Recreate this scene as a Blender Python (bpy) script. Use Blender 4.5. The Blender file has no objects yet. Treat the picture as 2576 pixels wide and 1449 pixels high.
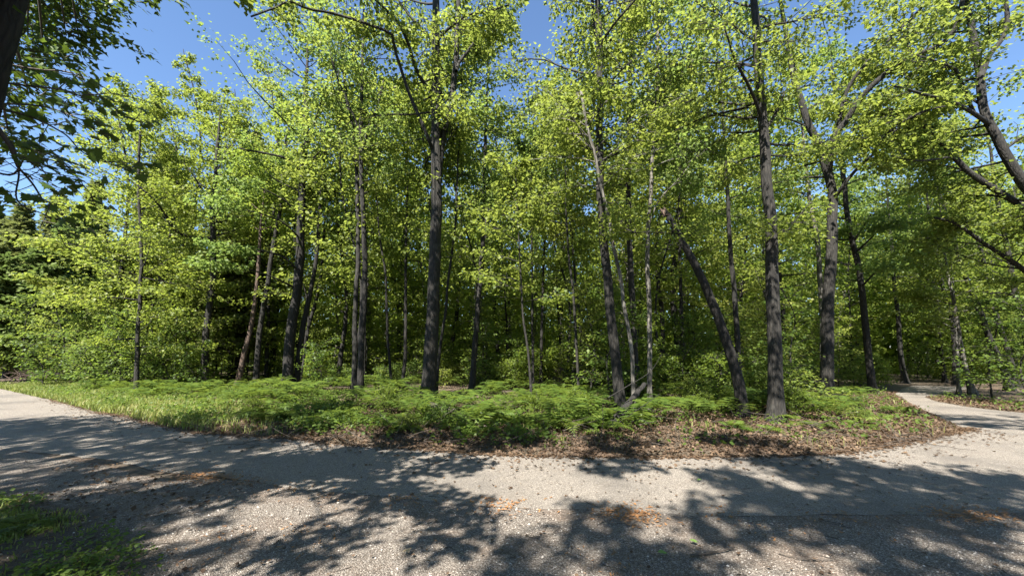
import bpy, math, random
import numpy as np
from mathutils import Vector
from mathutils.geometry import tessellate_polygon

# ------------------------------------------------------------------ camera, sky, sun, exposure
scn = bpy.context.scene
COL = scn.collection
PITCH = math.radians(5.0)
EYE = 1.7
FP, CX, HORIZON = 971.0, 1288.0, 900.0
PY0 = HORIZON - FP * math.tan(PITCH)
cam = bpy.data.cameras.new('camera')
cam.sensor_width = 36.0
cam.lens = 36.0 * FP / 2576.0
cam.shift_y = (PY0 - 724.5) / 2576.0
cam.clip_start = 0.05
cam.clip_end = 3000.0
cam_o = bpy.data.objects.new('camera', cam)
COL.objects.link(cam_o)
cam_o.location = (0, 0, EYE)
cam_o.rotation_euler = (math.pi / 2 + PITCH, 0, 0)
scn.camera = cam_o

SUN_EL = math.radians(50.0)
SUN_AZ = (-0.42, -0.907)                      # horizontal direction TOWARDS the sun
to_sun = Vector((SUN_AZ[0] * math.cos(SUN_EL), SUN_AZ[1] * math.cos(SUN_EL), math.sin(SUN_EL))).normalized()
world = bpy.data.worlds.new('World')
scn.world = world
world.use_nodes = True
wn = world.node_tree.nodes
wl = world.node_tree.links
bg = wn['Background']
sky = wn.new('ShaderNodeTexSky')
sky.sky_type = 'NISHITA'
sky.sun_disc = False
sky.sun_elevation = SUN_EL
sky.sun_rotation = math.atan2(to_sun.x, to_sun.y)
sky.air_density = 1.0
sky.dust_density = 0.0
sky.ozone_density = 5.0
wl.new(sky.outputs['Color'], bg.inputs['Color'])
bg.inputs['Strength'].default_value = 0.065
sun = bpy.data.lights.new('sun', 'SUN')
sun.energy = 5.0
sun.angle = math.radians(0.53)
sun.color = (1.0, 0.94, 0.83)
sun_o = bpy.data.objects.new('sun', sun)
COL.objects.link(sun_o)
sun_o.rotation_euler = (-to_sun).to_track_quat('-Z', 'Y').to_euler()
scn.view_settings.view_transform = 'Standard'
scn.view_settings.look = 'None'
scn.view_settings.exposure = 2.08
scn.view_settings.gamma = 1.0
scn.view_settings.use_curve_mapping = False
scn.cycles.max_bounces = 6
scn.cycles.diffuse_bounces = 4
scn.cycles.transmission_bounces = 4
scn.cycles.glossy_bounces = 2
scn.cycles.use_denoising = True

rng = np.random.default_rng(11)
random.seed(4)

# ------------------------------------------------------------------ geometry helpers
def ray(px, py):
    u = (px - CX) / FP
    w = (PY0 - py) / FP
    c, s = math.cos(PITCH), math.sin(PITCH)
    return np.array((u, c - w * s, s + w * c))

def W(px, py, D):
    """point of the place seen in direction (px, py) at depth D in front of the viewpoint"""
    r = ray(px, py)
    return np.array((0, 0, EYE)) + r * (D / r[1])

def G(px, py):
    r = ray(px, py)
    p = np.array((0, 0, EYE)) + r * (-EYE / r[2])
    return p[:2]

def wav(x, y, seed=0.0, f=1.0):
    s = seed
    return (np.sin(1.3 * f * x + 0.7 * f * y + s) + np.sin(-0.8 * f * x + 1.7 * f * y + 2.1 * s)
            + np.sin(2.9 * f * x - 1.1 * f * y + 0.7 * s) * 0.5 + np.sin(2.3 * f * y + 3.3 * f * x + 1.9 * s) * 0.5) / 3.0

class MB:
    def __init__(self):
        self.v = []; self.q = []; self.t = []; self.n = 0
    def add(self, v, q=None, t=None):
        v = np.asarray(v, float).reshape(-1, 3)
        if q is not None and len(q): self.q.append(np.asarray(q, int) + self.n)
        if t is not None and len(t): self.t.append(np.asarray(t, int) + self.n)
        self.v.append(v); self.n += len(v)
    def tube(self, pts, rad, sides=8, rough=0.0, cap=True):
        pts = np.asarray(pts, float); rad = np.asarray(rad, float)
        n = len(pts)
        tan = np.gradient(pts, axis=0)
        tan /= np.linalg.norm(tan, axis=1)[:, None] + 1e-9
        ref = np.array((1.0, 0, 0)) if abs(tan[0][0]) < 0.8 else np.array((0, 1.0, 0))
        vs = []
        ang = np.arange(sides) * (2 * math.pi / sides)
        for i in range(n):
            a = ref - tan[i] * np.dot(ref, tan[i])
            a /= np.linalg.norm(a) + 1e-9
            b = np.cross(tan[i], a)
            ref = a
            r = rad[i]
            if rough:
                r = r * (1 + rough * (np.sin(ang * 3 + i * 0.35) * 0.5 + np.sin(ang * 5 - i * 0.6) * 0.35 + rng.normal(0, 0.35, sides)))
            else:
                r = np.full(sides, r)
            vs.append(pts[i] + np.outer(np.cos(ang) * r, a) + np.outer(np.sin(ang) * r, b))
        v = np.concatenate(vs)
        i = np.arange(n - 1)[:, None] * sides; j = np.arange(sides)[None, :]; k = (j + 1) % sides
        q = np.stack([i + j, i + k, i + sides + k, i + sides + j], -1).reshape(-1, 4)
        t = None
        if cap:
            v = np.concatenate([v, pts[-1:] + tan[-1:] * rad[-1] * 0.5])
            m = (n - 1) * sides
            t = np.stack([m + np.arange(sides), m + (np.arange(sides) + 1) % sides, np.full(sides, n * sides)], -1)
        self.add(v, q, t)
    def mesh(self, name, smooth=False):
        v = np.concatenate(self.v) if self.v else np.zeros((0, 3))
        q = np.concatenate(self.q) if self.q else np.zeros((0, 4), int)
        t = np.concatenate(self.t) if self.t else np.zeros((0, 3), int)
        me = bpy.data.meshes.new(name)
        me.vertices.add(len(v)); me.vertices.foreach_set('co', v.astype(np.float32).ravel())
        nl = len(q) * 4 + len(t) * 3
        me.loops.add(nl)
        me.loops.foreach_set('vertex_index', np.concatenate([q.ravel(), t.ravel()]).astype(np.int32))
        me.polygons.add(len(q) + len(t))
        st = np.concatenate([np.arange(len(q)) * 4, len(q) * 4 + np.arange(len(t)) * 3]).astype(np.int32)
        me.polygons.foreach_set('loop_start', st)
        if smooth:
            me.polygons.foreach_set('use_smooth', np.ones(len(st), bool))
        me.update(calc_edges=True)
        return me

def link(name, me, mat=None, parent=None, loc=None, kind=None, label=None):
    o = bpy.data.objects.new(name, me)
    COL.objects.link(o)
    if mat is not None and len(me.materials) == 0:
        me.materials.append(mat)
    if parent is not None: o.parent = parent
    if loc is not None: o.location = loc
    if kind: o['kind'] = kind
    if label: o['label'] = label
    return o

def thing(name, label, cat, loc=(0, 0, 0), group=None, rz=0.0, sc=1.0):
    o = bpy.data.objects.new(name, None)
    o.empty_display_size = 0.2
    COL.objects.link(o)
    o.location = loc; o.rotation_euler = (0, 0, rz); o.scale = (sc, sc, sc)
    o['label'] = label; o['category'] = cat
    if group: o['group'] = group
    return o

def copy_thing(src, label, loc, rz, sc, group):
    r = src.copy(); COL.objects.link(r)
    r.location = loc; r.rotation_euler = (random.uniform(-.03, .03), random.uniform(-.03, .03), rz); r.scale = (sc, sc, sc * random.uniform(.9, 1.12))
    r['label'] = label; r['group'] = group
    for ch in list(src.children):
        c = ch.copy(); COL.objects.link(c); c.parent = r
        for g in list(ch.children):
            d = g.copy(); COL.objects.link(d); d.parent = c
    return r

def smooth_path(p, step=0.4):
    p = np.asarray(p, float)
    if len(p) < 3:
        n = max(2, int(np.linalg.norm(p[-1] - p[0]) / step) + 1)
        return np.linspace(p[0], p[-1], n), np.linspace(0, 1, n)
    d = np.concatenate([[0], np.cumsum(np.linalg.norm(np.diff(p, axis=0), axis=1))])
    n = max(4, int(d[-1] / step) + 1)
    s = np.linspace(0, d[-1], n)
    m = np.gradient(p, d, axis=0)
    idx = np.clip(np.searchsorted(d, s, side='right') - 1, 0, len(p) - 2)
    h = (d[idx + 1] - d[idx])[:, None]
    t = ((s - d[idx]) / h[:, 0])[:, None]
    out = ((2*t**3 - 3*t**2 + 1) * p[idx] + (t**3 - 2*t**2 + t) * h * m[idx] + (-2*t**3 + 3*t**2) * p[idx+1] + (t**3 - t**2) * h * m[idx+1])
    return out, s / d[-1]

# leaf templates: x along the leaf, y across, z up
KITE = (np.array([(0, 0, 0), (.45, .42, .09), (1, 0, -.07), (.45, -.42, .09)]), np.array([(0, 3, 2), (0, 2, 1)]))
LOBED = (np.array([(0, 0, 0), (.22, .52, .10), (.46, .24, .03), (1, 0, -.10), (.46, -.24, .03), (.22, -.52, .10)]),
         np.array([(0, 5, 4), (0, 4, 3), (0, 3, 2), (0, 2, 1)]))
NEEDLE = (np.array([(0, .08, 0), (1, .24, -.05), (1.1, -.24, -.05), (0, -.08, 0)]), np.array([(0, 3, 2), (0, 2, 1)]))

def leaves_geo(mb, pos, heading, size, tmpl=KITE, tilt=0.45, droop=0.25, r=rng):
    """pos (n,3), heading (n,) azimuth, size (n,)"""
    n = len(pos)
    if n == 0: return
    T, F = tmpl
    hd = heading + r.normal(0, .5, n)
    pit = -droop + r.normal(0, tilt, n)
    rol = r.normal(0, tilt * 1.2, n)
    ch, sh = np.cos(hd), np.sin(hd); cp, sp = np.cos(pit), np.sin(pit)
    ax = np.stack([ch * cp, sh * cp, sp], -1)
    side0 = np.stack([-sh, ch, np.zeros(n)], -1)
    up0 = np.cross(ax, side0)
    cr, sr = np.cos(rol)[:, None], np.sin(rol)[:, None]
    ay = side0 * cr + up0 * sr
    az = np.cross(ax, ay)
    v = pos[:, None, :] + size[:, None, None] * (T[None, :, 0:1] * ax[:, None, :] + T[None, :, 1:2] * ay[:, None, :] + T[None, :, 2:3] * az[:, None, :])
    f = F[None, :, :] + (np.arange(n) * len(T))[:, None, None]
    mb.add(v.reshape(-1, 3), t=f.reshape(-1, 3))

# ------------------------------------------------------------------ materials
def new_mat(name):
    m = bpy.data.materials.new(name); m.use_nodes = True
    nt = m.node_tree
    for n in list(nt.nodes): nt.nodes.remove(n)
    out = nt.nodes.new('ShaderNodeOutputMaterial')
    return m, nt, out
def N(nt, typ, **kw):
    n = nt.nodes.new(typ)
    for k, v in kw.items():
        if k in n.inputs.keys(): n.inputs[k].default_value = v
        else: setattr(n, k, v)
    return n
def ramp(nt, stops, fac):
    r = nt.nodes.new('ShaderNodeValToRGB')
    el = r.color_ramp.elements
    while len(el) > 1: el.remove(el[-1])
    el[0].position = stops[0][0]; el[0].color = (*stops[0][1], 1)
    for p, c in stops[1:]:
        e = el.new(p); e.color = (*c, 1)
    nt.links.new(fac, r.inputs['Fac'])
    return r.outputs['Color']
def mixc(nt, fac, a, b, mode='MIX'):
    m = nt.nodes.new('ShaderNodeMix'); m.data_type = 'RGBA'; m.blend_type = mode
    for s, i in ((fac, 0), (a, 6), (b, 7)):
        if isinstance(s, (int, float)): m.inputs[i].default_value = s
        elif isinstance(s, tuple): m.inputs[i].default_value = (*s, 1)
        else: nt.links.new(s, m.inputs[i])
    return m.outputs[2]
def noise(nt, vec, scale, detail=4.0, rough=.55):
    n = N(nt, 'ShaderNodeTexNoise', Scale=scale, Detail=detail, Roughness=rough)
    if vec is not None: nt.links.new(vec, n.inputs['Vector'])
    return n.outputs['Fac']

def leaf_mat(name, stops, trans=(.30, .42, .035), mixf=.54, rough=.5):
    m, nt, out = new_mat(name)
    g = N(nt, 'ShaderNodeNewGeometry'); oi = N(nt, 'ShaderNodeObjectInfo')
    tc = N(nt, 'ShaderNodeTexCoord')
    nz = noise(nt, g.outputs['Position'], .55, 2.0)
    a = N(nt, 'ShaderNodeMath', operation='MULTIPLY'); nt.links.new(g.outputs['Random Per Island'], a.inputs[0]); a.inputs[1].default_value = .55
    b = N(nt, 'ShaderNodeMath', operation='MULTIPLY_ADD'); nt.links.new(nz, b.inputs[0]); b.inputs[1].default_value = .6; nt.links.new(a.outputs[0], b.inputs[2])
    c = N(nt, 'ShaderNodeMath', operation='MULTIPLY_ADD'); nt.links.new(oi.outputs['Random'], c.inputs[0]); c.inputs[1].default_value = .34; nt.links.new(b.outputs[0], c.inputs[2])
    d = N(nt, 'ShaderNodeMath', operation='SUBTRACT'); nt.links.new(c.outputs[0], d.inputs[0]); d.inputs[1].default_value = .22
    col = ramp(nt, stops, d.outputs[0])
    p = N(nt, 'ShaderNodeBsdfPrincipled', Roughness=rough)
    p.inputs['Specular IOR Level'].default_value = .3
    nt.links.new(col, p.inputs['Base Color'])
    t = N(nt, 'ShaderNodeBsdfTranslucent')
    tcol = mixc(nt, .55, col, trans)
    nt.links.new(tcol, t.inputs['Color'])
    mx = N(nt, 'ShaderNodeMixShader'); mx.inputs[0].default_value = mixf
    nt.links.new(p.outputs[0], mx.inputs[1]); nt.links.new(t.outputs[0], mx.inputs[2])
    nt.links.new(mx.outputs[0], out.inputs['Surface'])
    return m

M = {}
M['leaf'] = leaf_mat('maple_leaf', [(0, (.046, .080, .016)), (.4, (.102, .146, .026)), (.78, (.168, .203, .042)), (1, (.27, .268, .075))], trans=(.39, .46, .08), rough=.5)
M['leaf_fresh'] = leaf_mat('fresh_leaf', [(0, (.042, .08, .02)), (.4, (.085, .14, .034)), (.78, (.135, .195, .055)), (1, (.22, .26, .09))], trans=(.31, .42, .085))
M['leaf_deep'] = leaf_mat('deep_leaf', [(0, (.045, .08, .015)), (.5, (.10, .148, .025)), (1, (.175, .22, .04))], trans=(.36, .46, .06), mixf=.6)
M['leaf_yellow'] = leaf_mat('yellow_leaf', [(0, (.07, .11, .02)), (.4, (.125, .175, .03)), (.75, (.19, .225, .045)), (1, (.29, .27, .09))], trans=(.37, .45, .06))
M['leaf_shade'] = leaf_mat('shaded_maple_leaf', [(0, (.03, .055, .012)), (.6, (.05, .09, .016)), (1, (.08, .12, .02))], trans=(.18, .26, .03), mixf=.35)  # overhanging maple's leaves, with their shade darkened into the colour
M['leaf_shrub'] = leaf_mat('shrub_leaf', [(0, (.035, .065, .014)), (.5, (.075, .125, .024)), (1, (.155, .205, .045))], trans=(.25, .35, .05), rough=.5)
M['needle'] = leaf_mat('pine_needle', [(0, (.065, .085, .03)), (.5, (.13, .155, .05)), (1, (.20, .215, .07))], trans=(.22, .26, .07), mixf=.4, rough=.9)
M['larch'] = leaf_mat('soft_needle', [(0, (.07, .10, .03)), (.5, (.125, .17, .05)), (1, (.19, .235, .075))], trans=(.2, .3, .07), mixf=.35, rough=.6)
M['fern'] = leaf_mat('fern_frond', [(0, (.03, .055, .012)), (.45, (.07, .115, .02)), (.85, (.13, .165, .03)), (1, (.18, .15, .06))], trans=(.24, .32, .045), mixf=.42)
M['grass'] = leaf_mat('grass_blade', [(0, (.06, .10, .02)), (.5, (.13, .18, .04)), (.85, (.24, .24, .08)), (1, (.33, .27, .13))], trans=(.35, .42, .08), mixf=.4)
M['dead_leaf'] = leaf_mat('dead_leaf', [(0, (.02, .0125, .0085)), (.35, (.055, .034, .021)), (.7, (.115, .076, .048)), (1, (.23, .17, .115))], trans=(.3, .18, .08), mixf=.15, rough=.7)
M['dead_needle'] = leaf_mat('dead_needle', [(0, (.16, .075, .03)), (.5, (.27, .14, .06)), (1, (.36, .23, .11))], trans=(.3, .18, .08), mixf=.1, rough=.7)

def bark_mat(name, dark, light, lichen, lichen_amt=.5, ridge=14.0):
    m, nt, out = new_mat(name)
    tc = N(nt, 'ShaderNodeTexCoord'); g = N(nt, 'ShaderNodeNewGeometry')
    mp = N(nt, 'ShaderNodeMapping'); mp.inputs['Scale'].default_value = (ridge, ridge, ridge * .17)
    nt.links.new(g.outputs['Position'], mp.inputs['Vector'])
    r = noise(nt, mp.outputs[0], 1.6, 6, .65)
    v = N(nt, 'ShaderNodeTexVoronoi', Scale=1.1, feature='DISTANCE_TO_EDGE'); nt.links.new(mp.outputs[0], v.inputs['Vector'])
    vr = ramp(nt, [(0, (.10, .10, .10)), (.25, (1, 1, 1))], v.outputs['Distance'])
    base = ramp(nt, [(.3, dark), (.52, tuple((a + b) / 2 for a, b in zip(dark, light))), (.72, light)], r)
    base = mixc(nt, .8, base, vr, 'MULTIPLY')
    big = noise(nt, g.outputs['Position'], 2.3, 5, .7)
    lm = ramp(nt, [(.60 - .12 * lichen_amt, (0, 0, 0)), (.68, (1, 1, 1))], big)
    fine = noise(nt, g.outputs['Position'], 26, 3)
    lc = mixc(nt, fine, tuple(c * .6 for c in lichen), lichen)
    s = N(nt, 'ShaderNodeMath', operation='MULTIPLY'); nt.links.new(lm, s.inputs[0]); s.inputs[1].default_value = .75 * lichen_amt
    col = mixc(nt, s.outputs[0], base, lc)
    p = N(nt, 'ShaderNodeBsdfPrincipled', Roughness=.88)
    nt.links.new(col, p.inputs['Base Color'])
    h = N(nt, 'ShaderNodeMath', operation='MULTIPLY'); nt.links.new(r, h.inputs[0]); nt.links.new(vr, h.inputs[1])
    bp = N(nt, 'ShaderNodeBump', Strength=.9, Distance=.03); nt.links.new(h.outputs[0], bp.inputs['Height'])
    nt.links.new(bp.outputs[0], p.inputs['Normal'])
    nt.links.new(p.outputs[0], out.inputs['Surface'])
    return m
M['bark'] = bark_mat('grey_bark', (.006, .0052, .0045), (.036, .0315, .027), (.105, .105, .093), .45)
M['bark_dark'] = bark_mat('dark_bark', (.005, .0043, .0037), (.027, .0233, .020), (.075, .075, .067), .32)
M['bark_pale'] = bark_mat('pale_bark', (.06, .055, .048), (.19, .175, .155), (.30, .295, .27), .7, 9)
M['bark_dead_shaded'] = bark_mat('dead_and_shaded_bark', (.006, .005, .0045), (.024, .020, .018), (.05, .05, .045), .2)  # dead snag bark; on living trunks its darkness stands in for shade
M['bark_red'] = bark_mat('reddish_bark', (.05, .032, .024), (.18, .12, .095), (.26, .23, .2), .3)

def ground_mat():
    m, nt, out = new_mat('forest_floor')
    g = N(nt, 'ShaderNodeNewGeometry')
    P_ = g.outputs['Position']
    v = N(nt, 'ShaderNodeTexVoronoi', Scale=24.0); nt.links.new(P_, v.inputs['Vector'])
    sep = N(nt, 'ShaderNodeSeparateColor'); nt.links.new(v.outputs['Color'], sep.inputs[0])
    c = ramp(nt, [(0, (.03, .018, .012)), (.5, (.075, .048, .031)), (1, (.14, .096, .062))], sep.outputs[0])
    big = noise(nt, P_, .9, 5)
    c = mixc(nt, ramp(nt, [(.4, (0, 0, 0)), (.62, (1, 1, 1))], big), c, (.06, .048, .032))
    p = N(nt, 'ShaderNodeBsdfPrincipled', Roughness=.95); nt.links.new(c, p.inputs['Base Color'])
    bp = N(nt, 'ShaderNodeBump', Strength=.8, Distance=.03); nt.links.new(sep.outputs[1], bp.inputs['Height'])
    nt.links.new(bp.outputs[0], p.inputs['Normal']); nt.links.new(p.outputs[0], out.inputs['Surface'])
    return m
M['ground'] = ground_mat()

def asphalt_mat():
    m, nt, out = new_mat('old_asphalt')
    g = N(nt, 'ShaderNodeNewGeometry'); P_ = g.outputs['Position']
    v = N(nt, 'ShaderNodeTexVoronoi', Scale=135.0); nt.links.new(P_, v.inputs['Vector'])
    sep = N(nt, 'ShaderNodeSeparateColor'); nt.links.new(v.outputs['Color'], sep.inputs[0])
    c = ramp(nt, [(0, (.072, .062, .052)), (.45, (.15, .131, .112)), (.8, (.22, .194, .168)), (1, (.35, .315, .28))], sep.outputs[0])
    big = noise(nt, P_, .55, 5, .6)
    c = mixc(nt, ramp(nt, [(.35, (.72, .70, .68)), (.65, (1, 1, 1))], big), c, c)
    dirt = noise(nt, P_, 1.9, 6, .65)
    c2 = mixc(nt, .55, c, (.14, .112, .088))
    c = mixc(nt, ramp(nt, [(.52, (0, 0, 0)), (.75, (1, 1, 1))], dirt), c, c2)
    c = mixc(nt, ramp(nt, [(.38, (1, 1, 1)), (.52, (0, 0, 0))], big), c, mixc(nt, .55, c, (.075, .068, .062)))
    p = N(nt, 'ShaderNodeBsdfPrincipled', Roughness=.9); nt.links.new(c, p.inputs['Base Color'])
    bp = N(nt, 'ShaderNodeBump', Strength=.7, Distance=.012); nt.links.new(v.outputs['Distance'], bp.inputs['Height'])
    nt.links.new(bp.outputs[0], p.inputs['Normal']); nt.links.new(p.outputs[0], out.inputs['Surface'])
    return m
M['asphalt'] = asphalt_mat()

def gravel_mat():
    m, nt, out = new_mat('gravel_bed')
    g = N(nt, 'ShaderNodeNewGeometry'); P_ = g.outputs['Position']
    v = N(nt, 'ShaderNodeTexVoronoi', Scale=105.0); nt.links.new(P_, v.inputs['Vector'])
    sep = N(nt, 'ShaderNodeSeparateColor'); nt.links.new(v.outputs['Color'], sep.inputs[0])
    c = ramp(nt, [(0, (.075, .06, .048)), (.4, (.16, .135, .115)), (.75, (.25, .222, .195)), (1, (.40, .37, .335))], sep.outputs[0])
    e = ramp(nt, [(.25, (1, 1, 1)), (.7, (.45, .39, .34))], v.outputs['Distance'])
    c = mixc(nt, .5, c, e, 'MULTIPLY')
    dirt = noise(nt, P_, 1.3, 6, .65)
    c2 = mixc(nt, .6, c, (.12, .08, .055))
    c = mixc(nt, ramp(nt, [(.47, (0, 0, 0)), (.66, (1, 1, 1))], dirt), c, c2)
    # the stones thin out into bare dirt towards the grass on the left
    sx = N(nt, 'ShaderNodeSeparateXYZ'); nt.links.new(P_, sx.inputs[0])
    y4 = N(nt, 'ShaderNodeMath', operation='POWER'); nt.links.new(sx.outputs[1], y4.inputs[0]); y4.inputs[1].default_value = 4.0
    f1 = N(nt, 'ShaderNodeMath', operation='MULTIPLY_ADD'); nt.links.new(y4.outputs[0], f1.inputs[0]); f1.inputs[1].default_value = .0065; nt.links.new(sx.outputs[0], f1.inputs[2])
    n1 = noise(nt, P_, 1.6, 7, .7)
    f2 = N(nt, 'ShaderNodeMath', operation='MULTIPLY_ADD'); nt.links.new(n1, f2.inputs[0]); f2.inputs[1].default_value = 3.4; nt.links.new(f1.outputs[0], f2.inputs[2])
    f3 = N(nt, 'ShaderNodeMapRange'); nt.links.new(f2.outputs[0], f3.inputs[0]); f3.inputs[1].default_value = -.9; f3.inputs[2].default_value = .1
    n2 = noise(nt, P_, 45, 5, .7)
    soil = ramp(nt, [(.3, (.035, .025, .017)), (.55, (.085, .063, .044)), (.75, (.16, .125, .09))], n2)
    c = mixc(nt, f3.outputs[0], soil, c)
    p = N(nt, 'ShaderNodeBsdfPrincipled', Roughness=.92); nt.links.new(c, p.inputs['Base Color'])
    h = N(nt, 'ShaderNodeMath', operation='SUBTRACT'); h.inputs[0].default_value = 1.0; nt.links.new(v.outputs['Distance'], h.inputs[1])
    bp = N(nt, 'ShaderNodeBump', Strength=1.0, Distance=.02); nt.links.new(h.outputs[0], bp.inputs['Height'])
    nt.links.new(bp.outputs[0], p.inputs['Normal']); nt.links.new(p.outputs[0], out.inputs['Surface'])
    return m
M['gravel'] = gravel_mat()

def stone_mat():
    m, nt, out = new_mat('loose_stone')
    g = N(nt, 'ShaderNodeNewGeometry')
    c = ramp(nt, [(0, (.075, .06, .05)), (.3, (.16, .137, .118)), (.65, (.25, .225, .20)), (.9, (.37, .34, .31)), (1, (.48, .45, .42))], g.outputs['Random Per Island'])
    dirt = noise(nt, g.outputs['Position'], 1.3, 6, .65)
    c = mixc(nt, ramp(nt, [(.5, (0, 0, 0)), (.7, (.7, .7, .7))], dirt), c, (.17, .115, .08))
    p = N(nt, 'ShaderNodeBsdfPrincipled', Roughness=.85); nt.links.new(c, p.inputs['Base Color'])
    nt.links.new(p.outputs[0], out.inputs['Surface'])
    return m
M['stone'] = stone_mat()

def wood_mat():
    m, nt, out = new_mat('weathered_wood')
    g = N(nt, 'ShaderNodeNewGeometry')
    r = noise(nt, g.outputs['Position'], 9, 6, .7)
    c = ramp(nt, [(.3, (.022, .017, .014)), (.55, (.065, .053, .044)), (.75, (.14, .118, .098))], r)
    p = N(nt, 'ShaderNodeBsdfPrincipled', Roughness=.9); nt.links.new(c, p.inputs['Base Color'])
    bp = N(nt, 'ShaderNodeBump', Strength=.7, Distance=.02); nt.links.new(r, bp.inputs['Height'])
    nt.links.new(bp.outputs[0], p.inputs['Normal']); nt.links.new(p.outputs[0], out.inputs['Surface'])
    return m
M['wood'] = wood_mat()
def plain(name, col, rough=.8):
    m, nt, out = new_mat(name)
    g = N(nt, 'ShaderNodeNewGeometry'); r = noise(nt, g.outputs['Position'], 30, 4)
    c = mixc(nt, r, tuple(x * .7 for x in col), tuple(min(1, x * 1.25) for x in col))
    p = N(nt, 'ShaderNodeBsdfPrincipled', Roughness=rough); nt.links.new(c, p.inputs['Base Color'])
    nt.links.new(p.outputs[0], out.inputs['Surface']); return m
M['fresh_wood'] = plain('split_wood', (.085, .045, .024))
M['twig'] = plain('twig_bark', (.05, .042, .035), .85)

# ------------------------------------------------------------------ the setting: ground, road, gravel apron
far_px = [(0, 978), (120, 1005), (245, 1038), (313, 1047), (377, 1066), (490, 1087), (603, 1094), (716, 1102), (857, 1117), (1083, 1132), (1234, 1143), (1385, 1147),
          (1573, 1149), (1714, 1149), (1865, 1147), (2053, 1143), (2166, 1132), (2279, 1115), (2374, 1094), (2420, 1083), (2424, 1076), (2393, 1064), (2336, 1036), (2294, 1017), (2276, 1007)]
far_edge = [tuple(G(*p)) for p in far_px]
far_edge = [(-75.0, 47.0), (-48.0, 31.5)] + far_edge
branch_left = far_edge[-1]
beyond = [(branch_left[0] + 2.2, branch_left[1] + 2.6), (branch_left[0] + 5.5, branch_left[1] + 5.6), (branch_left[0] + 9, branch_left[1] + 8.4)]
right_px = [(2325, 999), (2360, 1011), (2430, 1023), (2506, 1032), (2576, 1039)]
right_edge = [tuple(G(*p)) for p in right_px]
beyond_r = [(right_edge[0][0] + 9.0, right_edge[0][1] + 5.6), (right_edge[0][0] + 4.2, right_edge[0][1] + 2.6)]
near_px = [(0, 1128), (264, 1156), (377, 1181), (547, 1202), (697, 1221), (857, 1241), (1121, 1264), (1347, 1279), (1573, 1290), (1714, 1294), (2053, 1298), (2300, 1296), (2576, 1292)]
near_edge = [tuple(G(*p)) for p in near_px]
near_edge = [(-75.0, 41.0), (-46.0, 25.0), (-26.0, 14.6), (-15.0, 9.3)] + near_edge
outline = far_edge + beyond + beyond_r + right_edge + [(22.0, 9.6), (60.0, 8.5), (60.0, 3.2), (14.0, 3.6)] + near_edge[::-1]

def jitter_line(pts, amp, step=.12, seed=1.0, close=True):
    out = []
    n = len(pts)
    for i in range(n if close else n - 1):
        a = np.array(pts[i]); b = np.array(pts[(i + 1) % n])
        L = np.linalg.norm(b - a); k = max(1, int(L / step)) if L < 14 else max(1, int(L / 2.0))
        nrm = np.array((-(b - a)[1], (b - a)[0])) / (L + 1e-9)
        for j in range(k):
            p = a + (b - a) * j / k
            o = amp * (wav(p[0], p[1], seed, 2.2) + .6 * wav(p[0], p[1], seed + 3, 7.5) + rng.normal(0, .18))
            out.append(tuple(p + nrm * o))
    return out

def sheet(name, pts, z, mat):
    tri = tessellate_polygon([[Vector((x, y, 0)) for x, y in pts]])
    v = np.array([(x, y, z) for x, y in pts])
    t = np.array(tri)
    a, b, c = v[t[:, 0]], v[t[:, 1]], v[t[:, 2]]
    s = np.cross(b - a, c - a)[:, 2] < 0
    t[s] = t[s][:, ::-1]
    mb = MB(); mb.add(v, t=t)
    o = link(name, mb.mesh(name), mat, kind='structure')
    return o
road_outline = jitter_line(outline, .05)
road = sheet('road', road_outline, .004, M['asphalt'])
road['label'] = 'old pale grey asphalt lane bending round the wood'
gravel_poly = jitter_line([(-16.0, 9.6), (-9.6, 7.45), (-7.0, 6.5), (-4.9, 5.6), (-3.0, 5.5), (0, 4.95), (2.0, 4.7), (6, 4.5), (20, 4.5), (20, -6), (-16.0, -6)], .05, seed=5)
gravel_sheet = sheet('gravel_shoulder', gravel_poly, .0, M['gravel'])
gravel_sheet['label'] = 'loose pale gravel shoulder in front of the lane'

RP = np.array(outline)
def in_poly(x, y, poly=RP):
    x = np.asarray(x); y = np.asarray(y)
    r = np.zeros(x.shape, bool)
    n = len(poly); j = n - 1
    for i in range(n):
        xi, yi = poly[i]; xj, yj = poly[j]
        c = ((yi > y) != (yj > y)) & (x < (xj - xi) * (y - yi) / (yj - yi + 1e-12) + xi)
        r ^= c; j = i
    return r
def dist_line(x, y, pts):
    x = np.asarray(x, float); y = np.asarray(y, float)
    best = np.full(x.shape, 1e9)
    for (ax, ay), (bx, by) in zip(pts[:-1], pts[1:]):
        dx, dy = bx - ax, by - ay
        t = np.clip(((x - ax) * dx + (y - ay) * dy) / (dx * dx + dy * dy + 1e-9), 0, 1)
        best = np.minimum(best, np.hypot(x - ax - t * dx, y - ay - t * dy))
    return best
FAR_L = far_edge + beyond
RIGHT_L = beyond_r + right_edge + [(22.0, 9.6), (60.0, 8.5)]
wood_poly = np.array(far_edge + beyond + [(10, 200), (-200, 200), (-200, 60)])
right_poly = np.array(beyond_r + right_edge + [(22.0, 9.6), (60.0, 8.5), (200, 8.5), (200, 200), (12, 200)])
def wood_side(x, y):
    """distance into the wood beyond the lane, 0 on the lane and in front of it"""
    w = in_poly(x, y, wood_poly); r = in_poly(x, y, right_poly)
    return np.where(w, dist_line(x, y, FAR_L), np.where(r, dist_line(x, y, RIGHT_L), 0.0))
def height(x, y):
    d = wood_side(x, y)
    k = np.clip(d / 1.6, 0, 1)
    k = k * (1 - .85 * np.clip((x - 7) / 4, 0, 1))
    return k * (.10 + .06 * wav(x, y, 2., .7) + .03 * wav(x, y, 4., 2.5)) + np.clip((d - 4) / 30, 0, 1) * .5

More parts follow.
